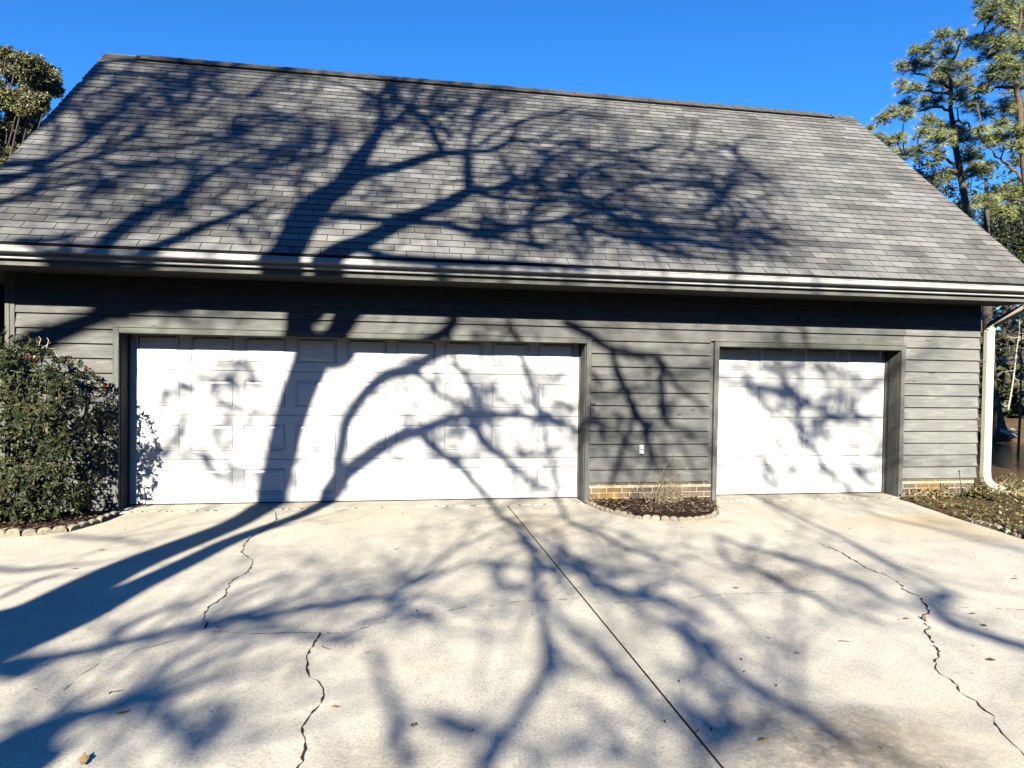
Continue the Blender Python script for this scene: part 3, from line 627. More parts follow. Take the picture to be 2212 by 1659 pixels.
L1([(5,520,1145),(5,560,1210),(5,640,1280),(5,730,1330),(5,800,1400),(5,870,1480),(5,950,1570),(8,1040,35),(8,1150,110),(8,1220,230),(8,1290,330),(8,1400,410),(8,1490,520)], [.05,.048,.045,.045,.042,.04,.035,.033,.033,.038,.04,.03,.015], .2, -3.5, twigs=.8)
L1([(5,820,1040),(5,880,1130),(5,920,1200),(5,970,1250),(5,1050,1310),(5,1150,1400),(5,1280,1500),(5,1400,1590),(8,1470,60),(8,1600,110),(8,1720,160),(8,1830,230),(8,2000,280),(8,2212,350)], [.045,.055,.06,.05,.042,.036,.03,.026,.026,.025,.028,.03,.024,.015], .1, -3.5, twigs=.9)
L1([(5,700,430,'w'),(5,740,690),(5,830,820),(5,890,950),(5,960,1030)], [.04,.03,.03,.03,.025], .1); L1([(5,1080,420,'w'),(5,1130,530,'w'),(5,1170,650),(5,1210,780),(5,1250,920),(5,1300,1060),(5,1340,1250),(5,1390,1400),(5,1415,1560)], [.035,.035,.035,.035,.032,.03,.025,.022,.016], -.3)
L1([(5,1440,430,'w'),(5,1540,480,'w'),(5,1640,535,'w'),(5,1740,600,'w'),(5,1900,640,'w'),(5,2050,655,'w'),(5,2110,760,'w'),(5,2200,870,'w'),(6,80,930,'w'),(6,150,1000,'w')], [.05,.05,.055,.05,.045,.04,.035,.032,.028,.02], -.2, twigs=.8)
L1([(5,1740,600,'w'),(5,1800,760,'w'),(5,1870,930,'w'),(5,1910,1030,'w'),(5,1960,1100,'w'),(5,1990,1230,'w'),(5,2040,1330,'w')], [.035,.035,.045,.06,.04,.03,.02], -.2, twigs=1.4)
L1([(5,1520,1130),(5,1640,1080,'w'),(5,1720,1130,'w'),(5,1820,1160,'w')], [.03,.032,.03,.02], -.2); L1([(5,1900,1040,'w'),(5,1840,1200,'w'),(5,1780,1380,'w'),(5,1740,1500,'w')], [.03,.035,.035,.02], -.2)
L1([(5,2060,660,'w'),(5,2080,850,'w'),(5,2080,1000,'w'),(5,2130,1120,'w')], [.03,.035,.05,.02], -.3, twigs=1.3)
def L1s(tr, rads, *q, **k): return L1(tr, [r_*.85 for r_ in rads], *q, **k)
L1s([(5,2110,760,'w'),(6,0,760,'w'),(6,220,780),(6,330,840),(6,430,850),(6,560,850),(6,700,870),(6,730,920),(6,800,960),(6,880,990),(6,970,1020),(6,1100,1030),(6,1240,1030)], [.03,.03,.032,.034,.036,.04,.05,.05,.04,.038,.035,.025,.014], -2.3, twigs=1.1)
L1s([(6,330,680),(6,400,780),(6,480,850),(6,500,950),(6,600,1020),(6,700,1080),(6,755,1125),(6,800,1200),(6,850,1280),(6,960,1400),(6,1030,1500)], [.022,.03,.032,.03,.032,.034,.045,.04,.034,.026,.016], -2.4, twigs=1.1)
L1s([(6,600,470,'w'),(6,620,690),(6,660,780),(6,700,870)], [.025,.028,.03,.034], -2.4); L1s([(6,725,920),(6,760,1050),(6,755,1130)], [.038,.035,.035], -2.4); L1s([(6,760,1070),(6,900,1060),(6,970,1020)], [.025,.024,.024], -2.4)
L1s([(6,150,1250,'w'),(6,210,1340),(6,330,1440),(6,450,1550),(9,700,10),(9,850,80),(9,1000,150),(9,1130,220),(9,1280,310),(9,1450,380),(9,1600,450),(9,1750,520)], [.025,.028,.03,.03,.026,.026,.026,.028,.028,.025,.02,.014], -2.3, -4, twigs=.8)
L1s([(6,500,1100),(6,540,1280),(6,590,1400),(6,630,1500)], [.02,.022,.02,.014], -2.4); L1s([(6,900,1080),(6,940,1180),(6,1010,1240),(6,1080,1330)], [.025,.025,.022,.014], -2.4); L1s([(6,1000,700),(6,1040,850),(6,980,1010)], [.02,.022,.02], -2.4); L1s([(6,790,480,'w'),(6,800,560,'w')], [.04,.04], -2.4)
crown_fill(T1, [(2, 0, 1500, 560, 1400, .8, -.5, 380), (2, 900, 2200, 900, 1600, .95, .1, 420), (3, 0, 500, 900, 1600, .9, .3, 350), (2, 100, 900, 560, 900, .3, -.9, 260)], 150, 301)
crown_fill(T1, [(6, 250, 1250, 620, 1500, .7, .6, 420), (5, 150, 1500, 640, 1500, .6, .6, 380), (4, 900, 1750, 640, 1500, .5, .7, 380)], 66, 305, -5.0)
crown_fill(T1, [(2, 100, 1900, 700, 1560, .9, -.1, 450), (2, 700, 1900, 1000, 1600, .95, .2, 450)], 45, 306, -4.0)
crown_fill(T1, [(5, 100, 1500, 560, 1300, .6, .6, 300), (6, 250, 1250, 650, 1450, .7, .6, 330), (5.5, 1600, 2100, 560, 1400, .3, .8, 260), (4, 900, 1700, 620, 1400, .5, .7, 300)], 85, 302)
T1.done()
T2 = ShadowTree((-6.8, -10.2, 0), 9, 'leaning bare hardwood tree left of the drive, shading the roof corner and the shrub', 'bare_tree')
L2 = T2.limb
tb = Vector((-6.8,-10.2,0)); tops = lift(onRoof(1, 100, 1500), tb, -.3)
q0, r0 = smooth([tb-Vector((0,0,.3)), tb+Vector((.1,0,.8)), tb+Vector((.9,.1,3.5)), tb+Vector((1.6,0,6.5)), tops+Vector((-1.2,0,1.5)), tops+Vector((-1.5,0,5))], [.55,.38,.32,.26,.16,.07]); MB().tube(q0, r0, 14).obj('trunk', BARK, T2.o, smooth=True)
j = lambda z: min(q0, key=lambda p: abs(p.z-z))
L2([(7,-300,1600),(7,0,1510),(7,300,1380),(7,600,1300),(7,850,1230),(7,980,1190)], [.07,.065,.055,.05,.046,.042], -1.5, -2.5, twigs=.9, start=j(3.2)); L2([(7,980,1190),(7,1050,1340),(7,1180,1470),(7,1370,1600)], [.04,.036,.03,.02], -2.5)
L2([(7,-200,1010),(7,0,980),(7,400,930),(7,800,850),(7,1000,790),(7,1300,720),(7,1600,680),(7,1900,640),(8,0,590),(8,150,565),(8,280,560),(8,400,510),(8,500,420),(8,620,330),(8,860,110)], [.06,.05,.045,.04,.038,.04,.042,.042,.04,.034,.028,.025,.022,.02,.014], -1.5, -3, twigs=.9, start=j(4.2))
L2([(7,-300,360),(7,0,370),(7,150,380),(7,400,350),(7,640,330)], [.035,.032,.03,.025,.016], -.3); L2([(7,0,560),(7,250,440),(7,420,395)], [.025,.022,.015], -.3); L2([(7,380,150),(7,600,170),(7,800,185),(7,960,215)], [.025,.022,.022,.014], -.3)
L2([(7,1650,680),(7,1780,760),(7,1900,780),(8,0,830),(8,120,800)], [.03,.03,.034,.036,.016], -2.5, twigs=.9); L2([(7,1300,720),(7,1500,540),(7,1650,480),(7,1800,430)], [.022,.024,.02,.014], -2.5, twigs=1); L2([(7,700,830),(7,900,700),(7,1050,640),(7,1300,570)], [.026,.03,.026,.014], -2.5, twigs=1)
L2([(4,120,700,'w'),(4,270,560,'w'),(4,400,490,'w'),(4,540,430,'w'),(4,670,370,'w'),(4,660,320,'w'),(1,600,1640),(1,750,1520),(1,950,1380),(1,1150,1290),(1,1330,1160),(1,1500,1060),(1,1700,1000)], [.12,.11,.10,.09,.085,.08,.075,.085,.09,.065,.05,.04,.025], -.3, -.6, 'limb', twigs=.9, start=j(3.2))
L2([(4,690,390,'w'),(4,800,390,'w'),(4,920,340,'w'),(1,850,1650),(1,1100,1570),(1,1350,1460),(1,1550,1390),(1,1700,1310),(1,1800,1290)], [.055,.055,.055,.06,.07,.062,.05,.035,.02], -.4, -.8, twigs=.9)
L2([(1,-200,1400),(1,0,1320),(1,250,1240),(1,550,1190),(1,800,1200)], [.05,.045,.04,.035,.02], -.6, twigs=1.4, start=j(6)); L2([(1,-150,1240),(1,0,1190),(1,200,1120),(1,400,1000),(1,550,920),(1,680,800),(1,760,750),(1,850,640),(1,950,560)], [.07,.065,.06,.058,.055,.055,.05,.04,.025], -.6, twigs=1.4, start=j(7))
L2([(1,-60,1150),(1,300,1110),(1,600,1020),(1,800,980),(1,1100,960),(1,1300,930),(1,1500,890),(1,1600,780)], [.05,.045,.045,.04,.04,.045,.045,.03], -.6, twigs=1.4); L2([(1,600,1020),(1,800,1080),(1,1000,1070),(1,1180,1060)], [.035,.045,.05,.03], -.7, twigs=1.6)
L2([(1,300,800),(1,500,590),(1,640,490),(1,900,480),(1,1100,540),(1,1300,480)], [.05,.05,.05,.045,.04,.025], -.8, twigs=1.8, start=j(9.5)); L2([(1,450,620),(1,620,430),(1,800,400),(1,950,420)], [.05,.06,.05,.03], -.8, twigs=1.5)
L2([(1,1500,890),(1,1540,760),(1,1700,760),(1,1820,730)], [.045,.05,.045,.03], -.7, twigs=1.6); L2([(1,1500,1060),(1,1750,1090),(1,1950,1030),(1,2110,1000)], [.035,.045,.045,.03], -.7, twigs=1.5); L2([(1,2110,1000),(1,2150,900),(1,2190,790)], [.04,.045,.03], -.7, twigs=1.2); L2([(1,-50,1080),(1,150,1060),(1,350,1040)], [.08,.08,.03], -.7, twigs=1)
L2([(1,100,1560),(1,350,1560),(1,550,1500)], [.05,.05,.03], -.7, twigs=1)
crown_fill(T2, [(1, 100, 2000, 500, 1500, .85, -.5, 480), (1, 500, 2100, 450, 1100, .8, -.4, 420)], 130, 303)
crown_fill(T2, [(1, 200, 2100, 450, 1500, .85, -.5, 520)], 40, 307, -4.0)
T2.done()
T3 = ShadowTree((8.2, -17.5, 0), 21, 'tall bare tree right of the drive with branches spread over it', 'bare_tree')
tb3 = Vector((8.2,-17.5,0)); q3, r3 = smooth([tb3-Vector((0,0,.3)), tb3+Vector((.05,0,.8)), tb3+Vector((.3,.1,4)), tb3+Vector((-.1,0,8)), tb3+Vector((.2,-.3,13))], [.5,.36,.3,.22,.06]); MB().tube(q3, r3, 14).obj('trunk', BARK, T3.o, smooth=True)
def L1(tr, rads, d0=0, d1=None, name='branch', twigs=1.0):
    T3.limb(tr, [r_*.80 for r_ in rads], R.uniform(-.8, .6), None, 'branch', twigs=twigs*1.3, tl=.8)
# low sweeping branches over the drive
L1([(8,1285,345),(8,1270,440),(8,1290,550),(8,1300,700),(8,1320,850),(8,1345,940),(8,1320,1030),(8,1270,1150),(8,1180,1270),(8,1080,1400),(8,970,1530),(8,880,1670)], [.04,.04,.04,.035,.038,.05,.05,.045,.045,.045,.048,.05], -.1, -.5, twigs=.6)
L1([(8,1400,120),(8,1450,240),(8,1530,330),(8,1600,430),(8,1720,490),(8,1870,530),(8,2100,560),(9,60,650),(9,200,740)], [.03,.035,.045,.055,.055,.045,.035,.04,.03], -.2, twigs=1.0)
L1([(8,1340,560),(8,1420,690),(8,1500,800),(8,1690,920),(8,1760,1000),(8,1850,1080),(8,1950,1200),(8,2060,1300),(8,2212,1400)], [.025,.028,.035,.05,.045,.05,.04,.035,.025], -.3, twigs=1.0)
L1([(8,1870,530),(9,0,440),(9,150,520),(9,300,630),(9,450,720)], [.03,.03,.03,.028,.018], -.3, twigs=.8)
L1([(9,220,150),(9,300,330),(9,470,370),(9,600,430),(9,700,500),(9,850,540),(9,1000,660)], [.025,.035,.04,.05,.048,.04,.02], -.4, twigs=1.0); L1([(9,200,150),(9,400,220),(9,650,280),(9,850,340),(9,1000,400),(9,1150,460),(9,1300,550),(9,1450,610)], [.03,.035,.04,.045,.04,.04,.034,.02], -.4, twigs=1.0)
L1([(9,-100,700),(9,150,900),(9,330,1020),(9,450,1110),(9,580,1190),(9,700,1280),(9,840,1340),(9,1080,1530)], [.035,.04,.045,.042,.04,.045,.05,.03], -.4, twigs=1.4)
L1([(8,2060,1000),(9,0,1040),(9,150,1120),(9,250,1200),(9,300,1420),(9,500,1390)], [.025,.028,.028,.03,.06,.03], -.4, twigs=1.4); L1([(8,2212,1250),(9,80,1310),(9,160,1370),(9,300,1430)], [.04,.06,.07,.04], -.4, twigs=1.5)
L1([(8,180,860),(8,240,1000),(8,300,1180),(8,350,1330),(8,380,1500),(8,430,1660)], [.03,.03,.032,.045,.04,.04], -.2, twigs=.7); L1([(8,640,740),(8,560,650),(8,450,640),(8,330,560)], [.04,.035,.03,.025], 0, twigs=.8)
L1([(9,1200,0),(9,1450,70),(9,1700,120),(9,1950,200),(9,2212,260)], [.025,.025,.022,.02,.014], -.4, twigs=1.0)
T3.limb([(9,2300,900),(9,1750,520),(9,1450,610)], [.06,.03,.02], 0, twigs=0, start=q3[9])
crown_fill(T3, [(8, 200, 2000, 100, 1500, .6, .6, 420), (9, 0, 1000, 150, 1500, .8, .6, 420), (7, 900, 2100, 300, 1500, -.6, .6, 420), (8, 900, 2000, 0, 500, .7, .6, 300)], 70, 304)
T3.done()
#@@PLANTS

# ================================================================== PLANTS
def leaf(mb, p, ax, nr, l, w, tint, fold=.25, mi=0):
    ax = ax.normalized(); nr = (nr-ax*nr.dot(ax)); nr = nr.normalized() if nr.length > 1e-6 else ax.orthogonal().normalized(); sd = ax.cross(nr)
    mb.add([p, p+ax*l*.45+sd*w*.5+nr*w*fold, p+ax*l-nr*l*.08, p+ax*l*.45-sd*w*.5+nr*w*fold, p+ax*l*.5], [(0,1,4),(1,2,4),(2,3,4),(3,0,4)], mi, tint)
def rv(rr, s=1.0): return Vector((rr.gauss(0, s), rr.gauss(0, s), rr.gauss(0, s)))
def interp(x, pts):
    if x <= pts[0][0]: return pts[0][1]
    for (x0, y0), (x1, y1) in zip(pts, pts[1:]):
        if x <= x1: return y0+(y1-y0)*(x-x0)/(x1-x0)
    return pts[-1][1]
# --- evergreen shrub in the left bed
def shrub():
    rr = random.Random(31); o = link('shrub', None, label='dense glossy evergreen shrub against the siding left of the wide door', cat='shrub', loc=(-1.1,-.5,0))
    right = sorted([(onY(4, x, y, -.45).z, onY(4, x, y, -.45).x) for x, y in ((640,690),(715,790),(745,900),(755,1050),(735,1200),(680,1350),(630,1480),(590,1600),(560,1680))])
    top = sorted([(onY(4, x, y, -.45).x, onY(4, x, y, -.45).z) for x, y in ((-900,480),(-300,500),(0,505),(150,525),(260,565),(450,640),(600,660),(690,760),(745,870))])
    def surf(x, z):
        ex = max(0, (x-(interp(z, right)-.42))/.42); ez = max(0, (z-(interp(x, top)-.45))/.45); eb = max(0, (.42-z)/.42)*.75
        q = ex*ex+ez*ez+eb*eb
        return None if q > 1 else math.sqrt(1-q)
    stems = MB()
    for i in range(26):
        x = rr.uniform(-2.2, -.35); p = Vector((x+rr.gauss(0, .03), -.5+rr.gauss(0, .1), 0)); tgt = Vector((x+rr.gauss(.1, .2), -.55+rr.gauss(0, .18), rr.uniform(1.0, 1.75)))
        stems.tube([p, p.lerp(tgt, .5)+rv(rr, .05), tgt], [.018, .012, .006], 5)
    stems.v = [tuple(Vector(v)-Vector((-1.1,-.5,0))) for v in stems.v]; stems.obj('stem', TWIG, o)
    leaves = []; n = 0; twg = MB()
    while n < 1900:
        x, z = rr.uniform(-2.4, .2), rr.uniform(.08, 1.98); s_ = surf(x, z)
        if s_ is None: continue
        bump = .05*math.sin(x*9+z*4)+.05*math.sin(z*11-x*5)+.04*math.sin(x*21+z*17)
        back = rr.random() < .22; y = -.46 + (s_*.40 if back else -s_*(.44+bump)) ; inset = abs(rr.gauss(0, .06)); y += inset if not back else -inset
        n += 1; ex = max(0, (x-(interp(z, right)-.42))/.42); ez = max(0, (z-(interp(x, top)-.45))/.45)
        out = Vector((ex, (.9 if back else -.9)*s_-.15, ez+.35))+rv(rr, .35); out.normalize(); p = Vector((x, y, z)); k = rr.randint(5, 9); t0 = min(1, max(0, rr.gauss(.45, .22)))
        red = z > interp(x, top)-.28 and rr.random() < .05 or rr.random() < .008
        u = out.orthogonal().normalized(); v = out.cross(u); ph = rr.uniform(0, 6.28)
        for i in range(k):
            a_ = ph+i*2.4; el = rr.uniform(.15, .9); ax = (u*math.cos(a_)+v*math.sin(a_))*math.cos(el)+out*math.sin(el)
            leaves.append((p+rv(rr, .012), ax, out, rr.uniform(.035, .09), rr.uniform(.016, .034), min(1, max(0, t0+rr.gauss(0, .2))), red))
    vis = sorted([i for i, L in enumerate(leaves) if L[0].x > -1.15 and L[0].y < -.6], key=lambda i: leaves[i][0].y); rr.shuffle(vis); pick = set(vis[:300])
    rest = MB(); red = MB(); meshes = {}
    for i, (p, ax, nr, l, w, t, rd) in enumerate(leaves):
        if i in pick:
            key = (round(t*5), rd)
            if key not in meshes:
                m = MB(); leaf(m, Vector((0,0,0)), Vector((0,1,0)), Vector((0,0,1)), .056, .024, key[0]/5); meshes[key] = m.mesh('leaf', REDL if rd else BUSH)
            q = link('leaf', meshes[key], o); ax = ax.normalized(); nn = (nr-ax*nr.dot(ax)).normalized(); sd = ax.cross(nn)
            q.matrix_local = Matrix.Translation(p-o.location) @ Matrix(((sd.x, ax.x, nn.x, 0), (sd.y, ax.y, nn.y, 0), (sd.z, ax.z, nn.z, 0), (0,0,0,1))) @ Matrix.Scale(l/.056, 4)
        else: leaf(red if rd else rest, p-o.location, ax, nr, l, w, t)
    rest.obj('foliage', BUSH, o, kind='stuff'); red.obj('reddish_foliage', REDL, o, kind='stuff')
    for x, y, x2, y2 in ((250,590,250,520),(270,600,330,560),(300,600,303,530),(330,600,360,620),(380,660,300,590),(620,690,740,700)):   # pale bare shoots on top
        a_, b_ = onY(4, x, y, -.55), onY(4, x2, y2, -.5); MB().tube([a_-o.location, a_.lerp(b_, .6)+Vector((.02,0,.02))-o.location, b_-o.location], [.004,.003,.002], 4).obj('bare_shoot', PALEB, o)
shrub()
# --- bed surfaces
def bed(name, pts, z, label, mat=SOIL, dome=.022):
    cx = sum(p[0] for p in pts)/len(pts); cy = sum(p[1] for p in pts)/len(pts); b = MB(); n = len(pts); rings = [1, .85, .6, .3]
    vs = [(cx+(x-cx)*k, cy+(y-cy)*k, z+dome*(1-k*k)+R.uniform(-.006, .006)) for k in rings for x, y in pts]+[(cx, cy, z+dome)]
    fs = [(i*n+k, i*n+(k+1) % n, (i+1)*n+(k+1) % n, (i+1)*n+k) for i in range(3) for k in range(n)]+[(3*n+k, 3*n+(k+1) % n, 4*n) for k in range(n)]
    return b.add(vs, fs).obj(name, mat, smooth=True, kind='structure', label=label)
cbi = [(x, max(y, -.9)) for x, y in CB]
bed('flower_bed', [(5.5,-.005)]+[(x+(6.3-x)*.02, y+.03) for x, y in CB]+[(7.12,-.005)], .012, 'small half round bed of dark mulch between the doors')
bed('flower_bed', [(-3.2,-.02),(-3.2,-1.17)]+[(x-.02, y+.03) for x, y in LB[1:]]+[(-.09,-.03)], .012, 'dark mulch bed under the evergreen shrub')
rbpts = [(9.95,-.02)]+[(x+.02, y+.02) for x, y in RB[:10]]+[(9.9,-2.75),(11.0,-3.6),(12.6,-3.4),(13.3,-1.5),(12.9,.6),(11.9,1.3),(11.15,.9),(11.1,.0)]
bed('planting_bed', rbpts, .0, 'low bed of ground cover and leaves beside the downspout', LIT, .10)
def scatter_chips(name, test, box, n, mat, label, cat_z, size=(.012,.045), seed=1, up=.35):
    rr = random.Random(seed); b = MB(); k = 0
    while k < n:
        x, y = rr.uniform(box[0], box[1]), rr.uniform(box[2], box[3])
        if not test(x, y): continue
        k += 1; l = rr.uniform(*size); a_ = rr.uniform(0, 6.28); ax = Vector((math.cos(a_), math.sin(a_), rr.gauss(.1, up))).normalized()
        p = Vector((x, y, cat_z(x, y)+rr.uniform(0, .012))); t = rr.random()**2.2; sd = ax.orthogonal().normalized(); w_ = l*rr.uniform(.15, .4); up_ = ax.cross(sd)
        b.add([p-sd*w_*.5, p+sd*w_*.5, p+ax*l+sd*w_*.3, p+ax*l-sd*w_*.3, p+ax*l*.5+up_*w_*.3], [(0,1,4),(1,2,4),(2,3,4),(3,0,4)], 0, t)
    b.obj(name, mat, kind='stuff', label=label)
def inpoly(x, y, P):
    c_ = False; j_ = len(P)-1
    for i in range(len(P)):
        if (P[i][1] > y) != (P[j_][1] > y) and x < (P[j_][0]-P[i][0])*(y-P[i][1])/(P[j_][1]-P[i][1])+P[i][0]: c_ = not c_
        j_ = i
    return c_
cpoly = [(5.5,0)]+CB+[(7.12,0)]; lpoly = [(-2.6,0),(-2.6,-1.19)]+LB[1:]+[(-.09,0)]
scatter_chips('mulch', lambda x, y: inpoly(x, y, cpoly), (5.4, 7.4, -.9, 0), 2600, MULCH, 'dark bark mulch chips in the small half round bed', lambda x, y: .035, seed=2)
scatter_chips('mulch', lambda x, y: inpoly(x, y, lpoly) and y < -.5, (-1.6, .2, -1.25, 0), 1500, MULCH, 'dark bark mulch chips under the evergreen shrub', lambda x, y: .035, seed=3)
def cover():
    rr = random.Random(5); b = MB(); P = [(9.97,-.03)]+RB[:10]+[(9.9,-2.7),(10.6,-3.2),(12.3,-2.6),(12.9,-.5),(12.2,.6),(11.2,.3)]; k = 0
    cx = sum(p[0] for p in rbpts)/len(rbpts); cy = sum(p[1] for p in rbpts)/len(rbpts)
    while k < 5200:
        x, y = rr.uniform(9.4, 12.9), rr.uniform(-3.0, .6)
        if not inpoly(x, y, P): continue
        k += 1; dens = .5+.5*math.sin(x*3.1+1)*math.sin(y*2.7); z = rr.uniform(.02, .05+.11*max(.2, dens)) + .06*sstep(x, 10.0, 10.9)
        dry = rr.random() < .30+.25*sstep(y, -1.0, -2.2); t = rr.uniform(.65, 1) if dry else rr.uniform(0, .55)
        leaf(b, Vector((x, y, z)), Vector((rr.gauss(0, 1), rr.gauss(0, 1), rr.gauss(.3, .5))), Vector((rr.gauss(0, .5), rr.gauss(-.3, .5), 1)), rr.uniform(.025, .055), rr.uniform(.018, .035), t)
    b.obj('ground_cover', COVER, kind='stuff', label='low green and brown ground cover growing by the downspout')
    d = MB()
    for i in range(150):
        x, y = rr.uniform(11.15, 12.3), rr.uniform(-1.0, -.15); a_ = rr.uniform(0, 6.28); l = rr.uniform(.10, .34); p = Vector((x, y, .05)); q = Vector((math.cos(a_)*.6, math.sin(a_)*.6, rr.uniform(.25, .9))).normalized()
        d.tube([p, p+q*l*.6, p+q*l+Vector((math.cos(a_), math.sin(a_), -.4))*l*.2], [.0035,.003,.001], 3, cap=False)
    d.c = []; d.obj('dry_grass', simple('pale_dry_grass', (.34,.27,.16), (.55,.47,.32), 30, .8, 0), kind='stuff', label='pale dry grass blades around the foot of the downspout')
cover()
# --- scalloped edging blocks
ORD = ['first','second','third','fourth','fifth','sixth','seventh','eighth','ninth','tenth','eleventh','twelfth','thirteenth','fourteenth','fifteenth','sixteenth','seventeenth','eighteenth','nineteenth','twentieth','twenty first','twenty second','twenty third','twenty fourth']
def edging(curve, per, pitch, h, thick, seed, label, group, mat=EDGE, skip=0):
    rr = random.Random(seed); P = [Vector((x, y, 0)) for x, y in curve]; L = [0]
    for i in range(len(P)-1): L.append(L[-1]+(P[i+1]-P[i]).length)
    def at(s):
        for i in range(len(P)-1):
            if s <= L[i+1] or i == len(P)-2: return P[i].lerp(P[i+1], (s-L[i])/(L[i+1]-L[i]))
    nb = int(L[-1]/(pitch*per)); s = 0; out = []
    for k in range(nb):
        s1 = s+pitch*per; a_, b_ = at(s), at(min(s1, L[-1])); d = (b_-a_); ln = d.length; ang = math.atan2(d.y, d.x)
        b = MB(); w_ = (ln-.005)/per; hh = h*rr.uniform(.86, 1.08); prof = []
        for q in range(per):
            for i in range(0 if q == 0 else 1, 11):
                th = math.pi*(1-i/10); prof.append((q*w_+w_*.5+w_*.49*math.cos(th), hh*.42+hh*.58*math.sin(th)**.8))
        prof = [(0, -.05)]+prof+[(w_*per, -.05)]; n = len(prof)
        vs = []
        for y_, ins in ((-thick*.5, 0), (-thick*.28, 1), (thick*.28, 1), (thick*.5, 0)):
            vs += [(x, y_, z-(0 if ins else (.012 if z > 0 else 0))) for x, z in prof]
        fs = [tuple(range(n)), tuple(reversed(range(3*n, 4*n)))]+[(r_*n+i, (r_+1)*n+i, (r_+1)*n+(i+1) % n, r_*n+(i+1) % n) for r_ in range(3) for i in range(n)]
        o = b.add(vs, fs).obj('edging_block', mat, label=label(k, nb), cat='edging block', group=group, smooth=False)
        o.location = a_+Vector((0, 0, rr.uniform(-.012, .004))); o.rotation_euler = (rr.gauss(0, .05), rr.gauss(0, .02), ang+rr.gauss(0, .03)); s = s1; out.append(o)
    return out
edging(LB[1:], 3, .128, .068, .06, 41, lambda k, n: f'{ORD[k]} scalloped concrete edging block from the left below the evergreen shrub', 'edging blocks of the shrub bed')
edging(CB, 2, .098, .055, .055, 42, lambda k, n: f'{ORD[k]} scalloped concrete edging block from the left round the half round bed', 'edging blocks of the half round bed')
edging([(x+.05, y+.05) for x, y in RB[5:11]], 1, .13, .05, .06, 43, lambda k, n: f'{ORD[k]} small pale edging stone from the garage along the ground cover bed', 'edging stones of the ground cover bed')
# --- dry shrub in the half round bed
DRYS = simple('dry_shrub_stem', (.15,.115,.075), (.28,.23,.155), 20, .9, .2)
def dry_shrub():
    rr = random.Random(8); base = Vector((6.42, -.34, .03)); o = link('dry_shrub', None, label='leafless pale dry shrub in the half round bed', cat='shrub', loc=base)
    cpt = lambda x, y, Y: onY(5, *T5c(x, y), Y)
    stemsx = [((1180,1020),(1230,700),(1330,480),(1500,280),(1570,255)),((1200,1020),(1300,640),(1440,480),(1530,420)),((1150,1020),(960,760),(860,600),(745,520)),((1130,1000),(1000,800),(940,690),(870,480)),((1060,1000),(930,640),(850,480)),((890,990),(830,760),(760,540)),((860,990),(700,780),(665,640)),((700,1000),(715,760),(680,560)),((1220,1000),(1290,700),(1400,660),(1590,655)),((1250,1000),(1330,720),(1480,600),(1475,490)),((1280,1000),(1440,900),(1570,800)),((1230,980),(1380,760),(1500,690)),((1190,1000),(1210,760),(1250,560),(1215,470)),((1240,990),(1330,900),(1460,780),(1420,760)),((1450,300),(1430,340),(1440,450)),((1100,980),(1060,720),(1160,620),(1360,560)),((1210,980),(1170,800),(1230,600),(1260,560)),((1500,280),(1490,230),(1465,170))]
    for i, st_ in enumerate(stemsx):
        n = len(st_); Ys = rr.uniform(-.55, -.2); P = []
        for k, (x, y) in enumerate(st_): P.append(cpt(x, y, -.34+(Ys+.34)*k/(n-1))-base)
        q, r_ = smooth(P, [.0042*(1-.75*k/(n-1))*rr.uniform(.8, 1.2) for k in range(n)], 4); q = [p+rv(rr, .004) for p in q]
        MB().tube(q, r_, 5).obj('stem', TWIG if i in (5, 6, 7, 1) else DRYS, o)
    m = MB(); tw = MB()
    for i in range(200):
        z = abs(rr.gauss(0, .16)); p = Vector((rr.gauss(0, .10+.05*z), rr.gauss(0, .07), z*.95+.01))+Vector((.1*z, 0, 0)); d = (Vector((rr.gauss(0, .6), rr.gauss(0, .5), rr.gauss(.5, .6)))).normalized()
        l = rr.uniform(.04, .16); tw.tube([p, p+d*l*.5+rv(rr, .01), p+d*l], [.0022,.0018,.001], 3, cap=False)
    for i in range(420):
        z = abs(rr.gauss(0, .14)); p = Vector((rr.gauss(0, .10), rr.gauss(0, .07), z*.95+.005))+Vector((.12*z, 0, 0)); leaf(m, p, rv(rr), rv(rr), rr.uniform(.015, .035), rr.uniform(.006, .014), rr.random())
    tw.obj('twigs', DRYS, o, kind='stuff'); m.obj('withered_leaves', STRAW, o, kind='stuff')
dry_shrub()
# --- stakes and hose in the ground cover bed
def stake(x0, y0, x1, y1, Y, lab, L):
    a_, b_ = onY(6, *T6c(x0, y0), Y), onY(6, *T6c(x1, y1), Y); o = link('garden_stake', None, label=lab, cat='stake', loc=a_)
    MB().tube([Vector((0,0,-.1)), (b_-a_)], .006, 6).obj('rod', RUST, o); MB().tube([(b_-a_), (b_-a_)+Vector((0,0,.012)), (b_-a_)+Vector((0,0,.022))], [.008,.013,.006], 8).obj('knob', RUST, o)
stake(1150, 930, 1095, 625, -.45, 'tall thin leaning rod with a knob, near the downspout', 1); stake(880, 900, 872, 805, -.3, 'short dark stake with a knob in front of the brick', 1)
hp = [onZ(6, *T6c(*q), .05) for q in ((1180,990),(1290,1000),(1400,1040))]; q, r_ = smooth(hp, [.008]*3)
MB().tube(q, r_, 6).obj('hose', BLACK, label='thin dark irrigation tube curving through the ground cover', cat='hose')
hp = [onZ(6, *T6c(*q), .04) for q in ((1560,1270),(1650,1330),(1760,1390),(1880,1440),(2000,1490),(2200,1560))]; q, r_ = smooth(hp, [.022]*6)
MB().tube(q, r_, 8).obj('drain_pipe', BLACK, label='black drain pipe lying along the ground cover bed edge', cat='pipe', smooth=True)
